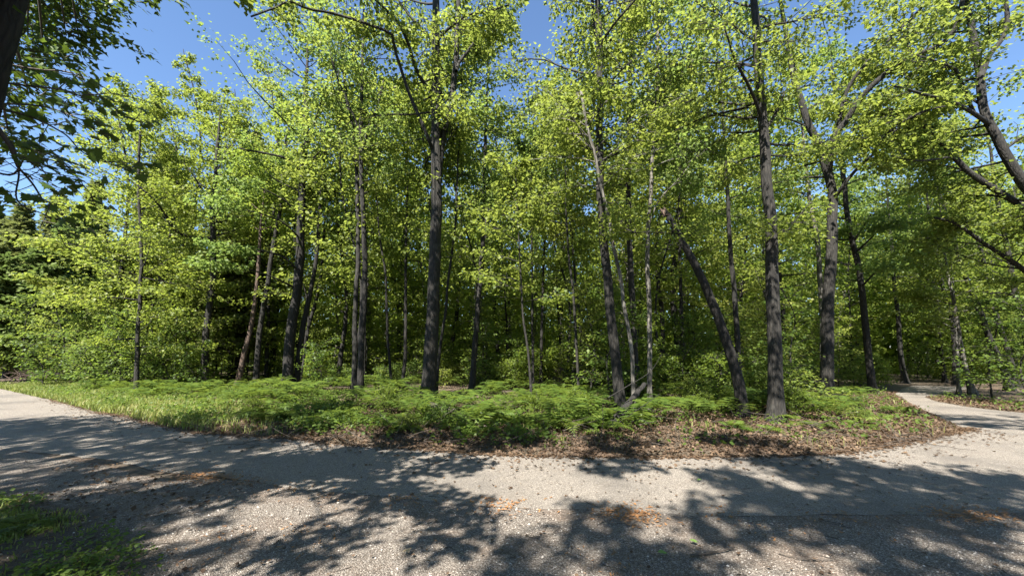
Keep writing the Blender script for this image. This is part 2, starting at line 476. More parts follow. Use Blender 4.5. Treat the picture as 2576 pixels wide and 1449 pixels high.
def build_ground():
    def axis(lo, hi, f0, f1, step, coarse):
        a = np.concatenate([np.array([-900, -500, -250, -140, -100]), np.arange(-80, f0, coarse), np.arange(f0, f1, step), np.arange(f1, 81, coarse), np.array([100, 140, 250, 500, 900])])
        return np.unique(a)
    xs = axis(-80, 80, -30, 30, .25, 3.0); ys = axis(-80, 80, -4, 34, .25, 3.0)
    X, Y = np.meshgrid(xs, ys)
    Z = height(X, Y)
    on = in_poly(X, Y)
    Z = np.where(wood_side(X, Y) > 0, Z, -.004) - np.where(on, .004, 0)
    v = np.stack([X, Y, Z], -1).reshape(-1, 3)
    ny, nx = X.shape
    i = (np.arange(ny - 1)[:, None] * nx + np.arange(nx - 1)[None, :]).ravel()
    q = np.stack([i, i + 1, i + nx + 1, i + nx], -1)
    mb = MB(); mb.add(v, q)
    o = link('ground', mb.mesh('ground', True), M['ground'], kind='structure')
    o['label'] = 'forest floor covered in brown leaf litter'
build_ground()
def gz(x, y):
    return float(height(np.array([x]), np.array([y]))[0])

# ------------------------------------------------------------------ tree builder
def branch_path(r, p0, az, el, L, n=7, rise=.25, droop=.35):
    """curving branch"""
    pts = [np.array(p0, float)]
    a, e = az, el
    for i in range(n):
        t = i / n
        a += r.normal(0, .16); e += (rise * (.5 - t) - droop * t * .5) * .6 + r.normal(0, .09)
        d = np.array((math.cos(a) * math.cos(e), math.sin(a) * math.cos(e), math.sin(e)))
        pts.append(pts[-1] + d * L / n)
    return np.array(pts)

def foliage(r, br, crown, twigs, nl, size, tmpl, twig_geo=True, ntw=8, spread=1.0, tilt=.5, lo=.25):
    """twigs with leaves in flattish sprays along a branch path"""
    L = np.linalg.norm(np.diff(br, axis=0), axis=1).sum()
    n = len(br)
    for k in range(ntw):
        u = lo + (1 - lo) * (k + r.random()) / ntw
        f = u * (n - 1); i = min(int(f), n - 2)
        p = br[i] + (br[i + 1] - br[i]) * (f - i)
        d = br[i + 1] - br[i]
        az = math.atan2(d[1], d[0]) + (1 if k % 2 else -1) * r.uniform(.35, 1.25)
        if k == ntw - 1: az = math.atan2(d[1], d[0]); p = br[-1]
        tl = L * r.uniform(.22, .42) * (1.15 - .55 * u) * spread + .15
        tw = branch_path(r, p, az, r.normal(.08, .25), tl, 4, .15, .3)
        if twig_geo:
            twigs.tube(tw, np.linspace(.010, .003, len(tw)) * (1 + tl * .5), 3, cap=False)
        c = r.random(nl) ** .75
        g = c * (len(tw) - 1); gi = np.minimum(g.astype(int), len(tw) - 2)
        pos = tw[gi] + (tw[gi + 1] - tw[gi]) * (g - gi)[:, None]
        lat = r.normal(0, .15 + .15 * tl, nl)
        pos = pos + np.stack([-math.sin(az) * lat, math.cos(az) * lat, r.normal(-.03, .05 + .05 * tl, nl)], -1)
        sz = size * r.uniform(.65, 1.25, nl)
        leaves_geo(crown, pos, az + np.sign(lat) * .7, sz, tmpl, tilt, .3, r)

def make_tree(name, label, cat, trunk, rad, r, group=None, bark='bark', leaf='leaf', limbs=(), zlo=5.0, R=3.0, nbr=28, nl=34, ntw=8, size=.13, tmpl=KITE,
              limb_nbr=5, limb_R=1.6, boughs=(), clear=False, twig_geo=True, sides=10, top_k=1.0, elev=(.15, .75), az_bias=None, forks=(), rough=.07, zhi=None, lab_tr=None, flare=.75):
    """trunk: 3-D path base to tip, rad: radius along it; limbs: list of (path, r0, r1). All in world space."""
    trunk = np.asarray(trunk, float)
    base = np.array((trunk[0][0], trunk[0][1], 0.0)); base[2] = trunk[0][2]
    T = thing(name, label, cat, tuple(base), group)
    pts, s = smooth_path(trunk - base, .35)
    rr = np.interp(s, np.linspace(0, 1, len(rad)), rad) if len(rad) != len(trunk) else np.interp(s, np.concatenate([[0], np.cumsum(np.linalg.norm(np.diff(trunk, axis=0), axis=1))]) / np.linalg.norm(np.diff(trunk, axis=0), axis=1).sum(), rad)
    wob = np.clip(pts[:, 2] / 3, 0, 1)[:, None] * np.stack([wav(pts[:, 2], pts[:, 2] * 0, base[0], 1.1), wav(pts[:, 2], pts[:, 2] * 0, base[0] + 5, .9), 0 * s], -1) * .035
    pts = pts + wob
    fl = 1 + flare * np.exp(-np.maximum(pts[:, 2], 0) / .30)
    mb = MB(); mb.tube(pts, rr * fl, sides, rough)
    tr = link('trunk', mb.mesh('trunk', True), M[bark], T, label=lab_tr)
    crown, twigs = MB(), MB()
    Hh = pts[-1][2]
    zhi = Hh if zhi is None else zhi
    nb = 0
    zs = pts[:, 2]
    for k in range(nbr):
        t = (k + r.random()) / nbr
        z = zlo + (zhi * .985 - zlo) * t
        i = int(np.argmin(np.abs(zs - z)))
        p = pts[i]
        az = k * 2.399 + r.normal(0, .5)
        if az_bias is not None and r.random() < .42: az = az_bias + r.normal(0, .7)
        el = elev[0] + (elev[1] - elev[0]) * t + r.normal(0, .15)
        L = R * (.55 + .75 * math.sin(math.pi * min(1, t * .85 + .12))) * r.uniform(.65, 1.15) * (1 - .45 * t ** 3)
        hi = base[1] > 6 and p[2] + base[2] - EYE > .97 * (p[1] + base[1])
        if clear and not hi and math.sin(az) < -.15 and r.random() < .85: az = -az
        if hi and r.random() < .3: az = -math.pi / 2 + r.normal(0, .8); L *= 1.25
        br = branch_path(r, p, az, el, L, 6)
        twigs.tube(br, np.linspace(max(.012, min(rr[i] * .4, .012 + .011 * L)), .006, len(br)), 4, cap=False)
        foliage(r, br, crown, twigs, int(nl * (.5 if hi else 1.0)), size, tmpl, twig_geo, ntw)
    for lp, r0, r1 in limbs:
        lp = np.asarray(lp, float) - base
        q, ls = smooth_path(lp, .3)
        q = q + np.stack([wav(q[:, 2] * 2, q[:, 0], 1.0, 1.5), wav(q[:, 0] * 2, q[:, 2], 3.0, 1.5), wav(q[:, 0] * 1.5, q[:, 2], 5.0, 1.5)], -1) * .03 * ls[:, None]
        lb = MB(); lb.tube(q, r0 + (r1 - r0) * ls, 8, rough)
        link('limb', lb.mesh('limb', True), M[bark], tr)
        for k in range(limb_nbr):
            u = .3 + .7 * (k + r.random()) / limb_nbr
            i = min(int(u * (len(q) - 1)), len(q) - 2)
            d = q[i + 1] - q[i]
            az = math.pi / 2 + r.normal(0, .75) if r.random() < .68 else math.atan2(d[1], d[0]) + r.normal(0, 1.3)
            br = branch_path(r, q[i], az, r.normal(.3, .35), limb_R * r.uniform(.6, 1.2), 5)
            twigs.tube(br, np.linspace(.016, .005, len(br)), 4, cap=False)
            foliage(r, br, crown, twigs, int(nl * 1.0), size, tmpl, twig_geo, max(4, ntw - 2), lo=.1)
    for z, reach, *at in boughs:                     # leafy boughs added on the sun side to shade the trunks
        p0 = np.array([np.interp(z, zs, pts[:, i]) for i in range(3)])
        if at: p0 = np.array((at[0] - base[0], at[1] - base[1], z))
        exact = reach < 0; reach = abs(reach)
        if not exact: reach = max(reach, (1.7 + .95 * (p0[1] + base[1]) - p0[2]) / 2.26 + .8)
        p = p0 + np.array(to_sun[:]) * (reach / abs(to_sun[1]))
        zz = min(Hh * .96, p[2] - .4 if exact else EYE + .98 * base[1] + .4 + .25 * z); a = np.array([np.interp(zz, zs, pts[:, i]) for i in range(3)])
        q, ls = smooth_path([a, a * .6 + p * .4 + np.array((r.normal(0, .3), 0, .3 if exact else 1.3)), a * .25 + p * .75 + np.array((r.normal(0, .3), 0, .3 if exact else 1.0)), p], .4)
        twigs.tube(q, .05 - .04 * ls, 6, cap=False)
        for m in range(6):
            br = branch_path(r, p, m * 1.05 + r.normal(0, .3), r.normal(.05, .25), r.uniform(.5, 1.1), 4)
            foliage(r, br, crown, twigs, 26, size * 1.1, KITE, False, 4, lo=.0)
    if twigs.n: link('twigs', twigs.mesh('twigs'), M[bark], T, kind='stuff')
    if crown.n: link('crown', crown.mesh('crown'), M[leaf], T, kind='stuff')
    return T

def px_trunk(D, path, w0, w1, top=None, top_dx=0.0, base_px=None):
    """trunk through pixel directions at depth D (bottom to top), extended down to the ground and up to height top"""
    P3 = [W(x, y, D) for x, y in path]
    p0, p1 = P3[0], P3[1]
    if p0[2] > .25:
        dirn = (p0 - p1) / max(.2, (p1[2] - p0[2]))
        b = p0 + dirn * p0[2] * .55; b[2] = 0
    else:
        b = p0.copy(); P3 = P3[1:]
    b[2] = gz(b[0], D) - .08
    P3 = [b] + P3
    rad = list(np.linspace(w0, w1, len(P3)) * D / FP / 2)
    if top is not None and top > P3[-1][2] + .4:
        d = (P3[-1] - P3[-2]); d = d / max(d[2], .3)
        z0 = P3[-1][2]
        for k in (1, 2, 3):
            z = z0 + (top - z0) * k / 3
            P3.append(P3[-1] + np.array((d[0] * .6 + top_dx, rng.normal(0, .03), 1.0)) * (z - P3[-1][2]))
            rad.append(max(.015, w1 * D / FP / 2 * (1 - k / 3.15)))
    return np.array(P3), np.array(rad)

def px_limb(D, path, w0, w1, dy=0.0):
    n = len(path)
    return ([W(x, y, D + dy * i / max(1, n - 1)) for i, (x, y) in enumerate(path)], w0 * D / FP / 2, w1 * D / FP / 2)

def tree_px(label, D, path, w0, w1, top, seed, limbs=(), bark='bark', leaf='leaf', name='maple_tree', cat='tree', group=None, top_dx=0.0, **kw):
    if top is not None and D > 12 and top > 12 and path[0][0] > 850: top = top + 2.5
    if D > 9 and kw.get('zlo', 5) >= 4.0 and path[0][0] < 2150: kw['zlo'] = kw.get('zlo', 5) + 1.6; kw['nbr'] = int(kw.get('nbr', 28) * .9)
    tr, rad = px_trunk(D, path, w0 * .9, w1 * .9, top, top_dx)
    L = [px_limb(D, *l[:3], **({'dy': l[3]} if len(l) > 3 else {})) for l in limbs]
    kw.setdefault('tmpl', LOBED if D < 11 else KITE)
    kw.setdefault('az_bias', math.pi / 2); kw.setdefault('twig_geo', D < 16)
    if leaf == 'leaf' and seed % 4 == 1: leaf = 'leaf_fresh'
    if leaf == 'leaf' and seed % 7 == 3: leaf = 'leaf_deep'
    return make_tree(name, label, cat, tr, rad, np.random.default_rng(seed), group, bark, leaf, L, **kw)

# ---- leafy trees filling the left part of the wood
for i, (px, D, ytop, R_, lf, lab) in enumerate([(285, 21.5, 245, 2.2, 'leaf', 'light green leafy tree left of the yellow-green young tree'), (320, 23.5, 225, 2.6, 'leaf_yellow', 'rounded pale crown just behind the yellow-green young tree'),
        (410, 23, 220, 2.6, 'leaf', 'leafy green tree between the yellow-green tree and the elbow-limbed one'), (462, 25, 125, 1.7, 'leaf', 'tree whose crown ends in a narrow spire against the sky'),
        (520, 24, 225, 2.6, 'leaf_yellow', 'yellowish crown behind the elbow-limbed tree'), (590, 25.5, 225, 2.6, 'leaf', 'leafy tree right of the elbow-limbed one, behind the reddish trunk'),
        (670, 24.5, 150, 2.8, 'leaf', 'tall leafy tree behind the slender double-bent trunk')]):
    p = W(px, ytop, D)
    b = W(px, 950, D)
    r_ = np.random.default_rng(300 + i)
    tr_ = np.array([(b[0], D, gz(b[0], D) - .08), (b[0] + r_.normal(0, .2), D, p[2] * .4), (b[0] + r_.normal(0, .3), D, p[2] * .75), (p[0], D, p[2])])
    make_tree('maple_tree', lab, 'tree', tr_, (.12, .09, .06, .02), r_, None, 'bark_dark', lf, (), boughs=[(2.0, -2.6), (4.0, -2.6)], zlo=2.2, R=R_, nbr=44, nl=22, ntw=7, size=.15, twig_geo=False, sides=8, elev=(.0, .6))
# ---- the trees one can tell apart, from left to right
tree_px('yellow-green young tree with a thin stem left of the wood edge', 17.5, [(342, 985), (347, 862), (351, 787), (355, 638), (349, 507), (352, 360)], 11, 6, 14.3, 21,
        leaf='leaf_yellow', zlo=1.5, R=2.7, nbr=56, nl=34, size=.125, elev=(.0, .6))
tree_px('slim tree with a sharp elbow limb reaching out low over the verge', 20, [(513, 970), (516, 880), (519, 824), (530, 750), (538, 675), (536, 600), (534, 526), (541, 448), (547, 373)], 20, 9, 15.5, 22,
        limbs=[([(531, 600), (485, 598), (448, 585), (418, 544), (392, 507), (336, 458)], 9, 3, -3.0), ([(533, 511), (504, 470), (470, 420), (440, 400)], 6, 2),
               ([(547, 380), (600, 395), (660, 415), (720, 425)], 6, 2, 1.0), ([(528, 745), (500, 710), (470, 700)], 4, 2, -1.0)],
        clear=True, zlo=6.5, R=3.2, nbr=30, nl=30, leaf='leaf_yellow', limb_nbr=6)
tree_px('leaning reddish trunk propped among the dark stems near the ferns', 21, [(597, 968), (615, 890), (631, 824), (642, 750), (652, 640)], 15, 9, 13, 23, bark='bark_red', zlo=7, R=2.2, nbr=18, nl=26, leaf='leaf_deep')
tree_px('slender double-bent trunk left of the thick dark trunk', 20.5, [(642, 974), (653, 840), (672, 728), (687, 616), (702, 541), (712, 440)], 15, 8, 16, 24, bark='bark_dark', zlo=7, R=2.6, nbr=24, nl=30)
tree_px('thick dark trunk with flared foot at the edge of the ferns', 19, [(721, 982), (728, 877), (743, 765), (754, 653), (756, 560), (762, 467), (762, 411), (769, 336), (769, 243)], 28, 14, 19, 25, bark='bark_dead_shaded', boughs=[(1.2, -3.2), (2.6, -2.8), (4.0, -3.0), (5.4, -2.8)], zlo=7.0, R=3.6, nbr=34, nl=34,
        limbs=[([(757, 430), (720, 400), (660, 385), (600, 372)], 8, 3, -1.5), ([(766, 360), (800, 290), (830, 230)], 7, 3)])
tree_px('lesser trunk leaning right out of the thick dark one', 19.4, [(743, 982), (758, 858), (773, 772), (790, 690), (802, 560)], 17, 9, 15, 26, bark='bark_dead_shaded', zlo=8, R=2.4, nbr=16, nl=28)
tree_px('thin stem slanting right beside the thick dark trunk', 22, [(754, 950), (769, 851), (792, 765), (806, 700), (815, 600)], 11, 7, 13, 27, bark='bark_dark', zlo=8, R=2.0, nbr=14, nl=24)
tree_px('left trunk of the close pair, sinuous and lichen-patched', 16.5, [(892, 1000), (892, 877), (894, 765), (900, 672), (902, 578), (898, 470), (889, 336), (872, 250)], 15, 9, 17, 28, zlo=7.0, R=3.0, nbr=26, nl=32)
tree_px('right trunk of the close pair, straight and dark', 16, [(905, 1012), (909, 877), (915, 765), (917, 653), (915, 541), (909, 448), (907, 336), (909, 240)], 18, 10, 18, 29, bark='bark_dark', boughs=[(z, 6.5) for z in (.8, 2.4, 4.2)], zlo=7.5, R=3.4, nbr=28, nl=32,
        limbs=[([(912, 375), (926, 325), (948, 276), (965, 200)], 8, 4), ([(907, 340), (880, 270), (850, 200), (830, 130)], 7, 3, -1.0)])
tree_px('wiry bent stem standing just right of the close pair', 17.5, [(986, 997), (978, 877), (973, 765), (967, 672), (955, 600)], 8, 5, 12, 30, bark='bark_dark', zlo=6, R=1.8, nbr=14, nl=24)
tree_px('straight thin dark stem between the close pair and the tall central trunk', 18, [(1010, 995), (1019, 896), (1021, 765), (1020, 690), (1022, 560)], 10, 6, 13, 31, bark='bark_dark', zlo=6.5, R=2.0, nbr=14, nl=24)
tree_px('tall straight grey trunk forking high up, largest in the middle', 14.5, [(1076, 1008), (1084, 877), (1088, 800), (1094, 640), (1098, 500), (1098, 400), (1096, 300), (1095, 200), (1097, 100), (1097, 0)], 40, 21, 21, 32,
        limbs=[([(1100, 470), (1106, 403), (1120, 317), (1135, 254), (1144, 187), (1148, 131), (1150, 75), (1156, -60)], 21, 10, 1.0),
               ([(1088, 380), (1081, 358), (1053, 291), (1027, 231), (1008, 172), (993, 123), (989, 93), (937, 67), (840, 34), (769, 21), (732, 6), (687, 22), (631, 41)], 10, 3, -4.0),
               ([(1092, 240), (1077, 224), (1049, 179), (1030, 120), (1001, 56), (967, 22), (920, -20), (860, -50)], 10, 4, -3.0),
               ([(1099, 110), (1105, 97), (1135, 67), (1172, 41), (1228, 30), (1280, 13)], 8, 3, -2.0), ([(1148, 180), (1154, 160), (1187, 116), (1210, 71), (1240, 0)], 9, 4, 1.0),
               ([(1122, 360), (1150, 320), (1165, 300)], 4, 2)],
        boughs=[(z, 6.0) for z in (.6, 1.7, 2.8, 3.9, 5.1, 6.4)], clear=True, zlo=8.0, R=3.8, nbr=30, nl=36, limb_nbr=8, limb_R=1.9, size=.135)
tree_px('slim dark stem leaning right beside the tall central trunk', 15.5, [(1096, 1005), (1105, 896), (1120, 784), (1129, 690), (1142, 597), (1148, 500)], 9, 6, 12.5, 33, bark='bark_dark', zlo=6, R=2.2, nbr=16, nl=28)
tree_px('short dark trunk set back behind the tall central one', 27, [(1128, 960), (1135, 877), (1150, 784), (1156, 709), (1160, 600)], 14, 8, 16, 34, bark='bark_dark', zlo=7, R=3.0, nbr=20, nl=26, size=.17)
tree_px('patchy grey trunk with pale blotches left of the blue gap', 17, [(1187, 1003), (1191, 914), (1195, 851), (1202, 784), (1208, 709), (1213, 616), (1216, 500), (1220, 400)], 17, 10, 16, 35, zlo=7.0, R=3.2, nbr=26, nl=32)
tree_px('thin bowed sapling trunk in the ferns right of the fallen log', 13, [(1338, 1018), (1330, 900), (1318, 800), (1312, 720), (1304, 600)], 7, 4, 8.5, 36, zlo=3.5, R=1.7, nbr=20, nl=26)
tree_px('thin straight trunk beside the bowed sapling', 16, [(1341, 997), (1340, 900), (1340, 795), (1338, 650)], 8, 5, 11, 37, bark='bark_dark', zlo=5, R=2.0, nbr=16, nl=26)
tree_px('dark slender trunk behind the bowed sapling', 19, [(1360, 985), (1362, 858), (1366, 720), (1372, 560)], 9, 6, 14, 38, bark='bark_dark', zlo=6, R=2.4, nbr=20, nl=28)
tree_px('small slanting stub-like trunk deep in the ferns', 22, [(1431, 980), (1420, 920), (1412, 877), (1404, 780)], 10, 6, 10, 39, bark='bark_dark', zlo=5, R=2.0, nbr=14, nl=24)
tree_px('slim curving trunk rising from the middle of the ferns', 13.5, [(1457, 1015), (1452, 900), (1442, 760), (1431, 638), (1425, 520)], 8, 5, 10.5, 40, zlo=4.2, R=2.0, nbr=22, nl=28)
tree_px('pale-sided trunk close behind the slim curving one', 18, [(1465, 985), (1461, 840), (1446, 690), (1436, 560)], 10, 6, 13, 41, zlo=6, R=2.2, nbr=18, nl=28)
tree_px('tall black trunk behind the broken leaning log', 11, [(1562, 1046), (1557, 982), (1551, 914), (1539, 821), (1530, 728), (1522, 634), (1513, 534), (1508, 448), (1508, 336), (1511, 224), (1508, 112), (1502, 0)], 31, 16, 17, 42, bark='bark_dark',
        limbs=[([(1514, 112), (1521, 97), (1554, 49), (1599, 0), (1640, -60)], 7, 4, -1.5), ([(1513, 230), (1540, 205), (1556, 185), (1590, 150)], 4, 2, -1.0), ([(1506, 130), (1496, 60), (1490, 0), (1482, -80)], 11, 6), ([(1522, 560), (1560, 570), (1600, 585), (1640, 580)], 4, 1.5, -2.0)],
        boughs=[(z, 4.5) for z in (.8, 2.0, 3.2, 4.6)], clear=True, zlo=5.6, R=2.9, nbr=34, nl=34, size=.105)
tree_px('smooth pale grey stem winding in front of the tall black trunk', 10.4, [(1597, 1050), (1593, 970), (1592, 914), (1580, 821), (1569, 765), (1562, 709), (1547, 634), (1530, 540), (1506, 448), (1495, 392), (1480, 336), (1472, 291), (1462, 230)], 12, 7, 9.5, 43, bark='bark_pale', zlo=4.5, R=1.8, nbr=22, nl=28, size=.105)
tree_px('straight two-toned trunk right of the tall black one', 14, [(1600, 1010), (1595, 877), (1592, 765), (1588, 672), (1582, 586), (1580, 467), (1582, 373), (1582, 300), (1584, 224), (1588, 149), (1590, 60)], 18, 11, 17, 44, zlo=6.5, R=3.0, nbr=30, nl=34)
tree_px('pale grey pole-like trunk with lichen standing by itself', 12, [(1636, 1038), (1633, 896), (1633, 802), (1631, 690), (1631, 578), (1636, 485), (1642, 373), (1649, 299), (1653, 187), (1655, 100)], 14, 8, 14.5, 45, bark='bark_pale',
        limbs=[([(1634, 560), (1660, 500), (1700, 460), (1760, 380), (1800, 330)], 4, 2, -1.0), ([(1648, 310), (1680, 260), (1700, 220)], 5, 2)], zlo=6.0, R=2.4, nbr=26, nl=30, size=.125)
tree_px('thin dark trunk set well back behind the grey pole', 22, [(1668, 970), (1664, 784), (1655, 690), (1651, 597), (1677, 485), (1679, 411), (1672, 336)], 13, 9, 17, 46, zlo=7, R=2.8, nbr=22, nl=28)
tree_px('dim trunk in the shade left of the leaning snag', 20, [(1726, 985), (1722, 900), (1715, 821), (1712, 700)], 14, 9, 15, 47, bark='bark_dark', zlo=6, R=2.8, nbr=22, nl=28)
# leaning snag
def snag():
    D = 10.5
    path = [(1874, 1062), (1862, 989), (1846, 914), (1824, 845), (1799, 775), (1771, 709), (1737, 646), (1708, 597), (1676, 540)]
    P3 = np.array([W(x, y, D) for x, y in path]); P3[0][2] = -.05
    r = np.linspace(27, 16, len(path)) * D / FP / 2
    T = make_tree('dead_tree', 'dead trunk leaning left with a broken splintered top', 'dead tree', P3, r, np.random.default_rng(48), bark='bark_dead_shaded', zlo=9, nbr=0, nl=0, sides=12, rough=.1)
    b = np.array(T.location)
    mb = MB(); d = P3[-1] - P3[-2]; d /= np.linalg.norm(d)
    for k in range(9):
        a = k * .7
        o = np.array((math.cos(a) * .07, math.sin(a) * .07, 0))
        h = .10 + .16 * ((k * 37) % 10) / 10
        mb.tube([P3[-1] - b + o - d * .05, P3[-1] - b + o * .9 + d * h * .6, P3[-1] - b + o * .8 + d * h], [.04, .028, .006], 5)
    link('splintered_top', mb.mesh('splintered_top'), M['bark_red'], T)
snag()
tree_px('dark trunk half hidden behind the leaning snag', 15, [(1866, 1000), (1857, 877), (1851, 800), (1845, 720), (1836, 600), (1830, 500)], 16, 10, 15, 49, bark='bark_dark', zlo=5.5, R=2.8, nbr=28, nl=32)
tree_px('pale speckled trunk with rough foot beside the leaning snag', 9.9, [(1955, 1066), (1950, 970), (1950, 877), (1946, 765), (1941, 653), (1937, 541), (1931, 485), (1926, 392), (1922, 317), (1911, 243), (1905, 150), (1900, 40)], 38, 20, 16, 50,
        bark='bark', limbs=[([(1922, 330), (1950, 290), (1975, 230)], 9, 4), ([(1941, 600), (1970, 580), (2010, 575)], 3, 1.5, -.5), ([(1918, 300), (1885, 220), (1850, 150), (1820, 60)], 9, 4, -1.5)], boughs=[(2.2, 4.2), (4.6, 4.2), (.8, 4.0, 6.15, 10.5), (1.9, 4.0, 5.95, 10.5), (3.0, 4.0, 5.4, 10.5), (4.1, 4.0, 4.9, 10.5), (5.0, 4.0, 4.4, 10.5)], clear=True, zlo=5.2, R=2.8, nbr=34, nl=34, size=.105)
tree_px('shaded grey trunk with a wide fork and arching limbs over the lane', 14.5, [(2081, 1010), (2081, 914), (2083, 840), (2084, 728), (2090, 640), (2094, 541), (2096, 500), (2088, 448), (2077, 418), (2055, 355), (2032, 310), (2010, 240), (1990, 150)], 32, 15, 17, 51,
        limbs=[([(2084, 435), (2088, 392), (2103, 336), (2133, 299), (2155, 261), (2178, 232), (2219, 194), (2267, 157), (2305, 138), (2361, 116), (2405, 71), (2420, 11), (2430, -60)], 17, 7, -3.0),
               ([(2098, 350), (2107, 325), (2122, 254), (2148, 198), (2178, 161), (2230, 108), (2286, 52), (2327, 7), (2350, -50)], 10, 5, -2.0),
               ([(2265, 160), (2279, 146), (2282, 86), (2297, 22), (2300, -40)], 7, 4, -1.0),
               ([(2098, 500), (2114, 478), (2155, 426), (2193, 392), (2223, 344), (2267, 310), (2323, 280), (2380, 268)], 9, 3, -3.0),
               ([(2110, 400), (2140, 360), (2150, 310), (2180, 240)], 5, 2, .5)],
        boughs=[(z, 6.0) for z in (1.0, 2.4, 4.2)], clear=True, zlo=6.6, R=3.2, nbr=22, nl=34, limb_nbr=8, limb_R=1.8)
tree_px('white-barked trunk leaning left behind the forked tree', 19, [(2072, 985), (2066, 760), (2055, 608), (2043, 541), (2030, 440)], 14, 9, 15, 52, bark='bark_pale', zlo=6, R=2.6, nbr=22, nl=30)
tree_px('dark trunk leaning left near the bend of the lane', 19, [(2196, 990), (2185, 896), (2174, 784), (2168, 735), (2155, 653), (2140, 586), (2130, 520), (2118, 420)], 18, 11, 16, 53, bark='bark_dark', boughs=[(2.0, -2.8), (4.0, -2.6)], zlo=5.5, R=3.0, nbr=30, nl=32,
        limbs=[([(2146, 610), (2165, 580), (2190, 540)], 6, 3, -1.0)])
# trees along the right-hand side of the branch lane
tree_px('big tree leaning in over the lane and forking near the top', 13, [(2860, 900), (2760, 690), (2640, 530), (2576, 467), (2529, 392), (2506, 344), (2488, 310), (2469, 224), (2462, 168), (2447, 93), (2435, 30), (2410, -60)], 30, 14, 14.5, 54,
        limbs=[([(2466, 200), (2488, 142), (2525, 93), (2534, 56), (2529, 0), (2540, -80)], 13, 7), ([(2492, 315), (2447, 284), (2400, 258), (2361, 246), (2305, 233), (2252, 217)], 11, 4, -2.0),
               ([(2450, 285), (2443, 269), (2424, 224), (2406, 179), (2361, 157), (2316, 144)], 9, 4, -1.0)], clear=True, zlo=6.5, R=2.8, nbr=22, nl=34, limb_nbr=8)
tree_px('long curved trunk stretching left across the lane', 13.5, [(2880, 850), (2760, 650), (2650, 570), (2576, 523), (2499, 474), (2435, 429), (2379, 370), (2342, 325), (2290, 297), (2230, 273)], 24, 8, None, 55,
        limbs=[([(2405, 400), (2394, 396), (2305, 405), (2241, 392)], 6, 3, -1.0), ([(2300, 300), (2250, 330), (2215, 360)], 5, 2)], clear=True, zlo=6.2, R=1.6, nbr=14, nl=32, limb_nbr=7)
tree_px('low dark trunk bowing left under the long curved one', 14.5, [(2760, 900), (2640, 740), (2560, 665), (2506, 631), (2454, 597), (2398, 560), (2350, 548)], 16, 6, None, 56, bark='bark_dark', zlo=4.0, R=2.2, nbr=16, nl=32)
tree_px('straight dark trunk leaning left past the bend', 20, [(2540, 975), (2525, 922), (2491, 858), (2469, 795), (2447, 746), (2432, 705), (2400, 600)], 17, 9, 14, 57, bark='bark_dark', zlo=4.0, R=3.0, nbr=21, nl=32)
tree_px('second dark leaning trunk past the bend, beside its twin', 22, [(2560, 970), (2544, 914), (2520, 840), (2499, 765), (2484, 702), (2460, 600)], 13, 8, 14, 58, bark='bark_dark', zlo=4.0, R=3.0, nbr=21, nl=30)
tree_px('stout dark trunk at the edge of the picture past the bend', 17, [(2590, 900), (2566, 784), (2551, 720), (2540, 660), (2520, 560)], 16, 10, 14, 59, bark='bark_dark', zlo=4.0, R=3.0, nbr=18, nl=32)
tree_px('slim dark trunk beyond the end of the lane', 24, [(2405, 975), (2400, 850), (2391, 784), (2376, 735), (2350, 620)], 13, 8, 15, 60, bark='bark_dark', zlo=4.0, R=3.0, nbr=21, nl=30)
tree_px('dark trunk straight beyond the bend of the lane', 26, [(2278, 965), (2267, 896), (2258, 800), (2245, 650)], 14, 8, 16, 61, bark='bark_dark', zlo=4.5, R=3.2, nbr=19, nl=30, size=.16)
tree_px('pale bleached trunk on the verge of the branch lane', 18, [(2450, 992), (2432, 940), (2420, 880), (2400, 760)], 15, 8, 11, 62, bark='bark_pale', zlo=3.6, R=2.4, nbr=24, nl=30)
tree_px('short pale stem catching light beyond the lane end', 18, [(2412, 989), (2411, 920), (2407, 850)], 9, 5, 8, 63, bark='bark_pale', zlo=2.8, R=1.8, nbr=20, nl=28)

# ------------------------------------------------------------------ trees behind the viewpoint that shade the lane; the nearest overhangs the top left corner
shade_px = [(30, 1062), (130, 1066), (230, 1062), (330, 1070), (430, 1082), (540, 1100), (660, 1112), (0, 1085), (-60, 1070), (-60, 1110), (60, 1085), (180, 1085), (320, 1090), (100, 1100), (230, 1105), (370, 1110), (480, 1115), (600, 1130), (60, 1135), (180, 1140), (320, 1150), (450, 1160), (560, 1170), (700, 1145), (820, 1150), (930, 1145), (1040, 1155), (1150, 1160),
            (680, 1190), (780, 1180), (880, 1200), (120, 1190), (240, 1200), (420, 1215), (60, 1240), (200, 1260), (330, 1270), (60, 1300), (170, 1320), (290, 1330), (400, 1320), (80, 1390), (230, 1390), (500, 1240), (600, 1225), (480, 1410),
            (980, 1215), (1540, 1165), (1010, 1245), (1130, 1262), (1500, 1300), 
            (1150, 1330), (820, 1360), (1350, 1400), (1640, 1395), 
            (1830, 1200), (1930, 1225), (2030, 1185), (2120, 1200), (2210, 1235), (2290, 1195), (2380, 1215), (2470, 1195), (2560, 1215), (1900, 1270), (2010, 1260), (2110, 1255), (2200, 1285), (2300, 1260), (2420, 1262), (2540, 1265),
            (1820, 1315), (2040, 1310), (2140, 1325), (2380, 1310), (1700, 1430), (2430, 1390), (2350, 1440),
            (500, 1070), (760, 1082), (1040, 1100), (1260, 1112), (1550, 1122), (1330, 1095), (1850, 1110), (2400, 1048), (2530, 1072), (1960, 1158), (2080, 1160)]
over_path = [(-5.25, 3.35, -.1), (-5.0, 3.3, 2.0), (-4.70, 3.22, 4.33), (-4.58, 3.2, 4.95), (-4.3, 3.0, 6.2), (-3.9, 2.4, 8.0), (-3.5, 1.5, 10.0), (-3.2, .8, 12.0)]
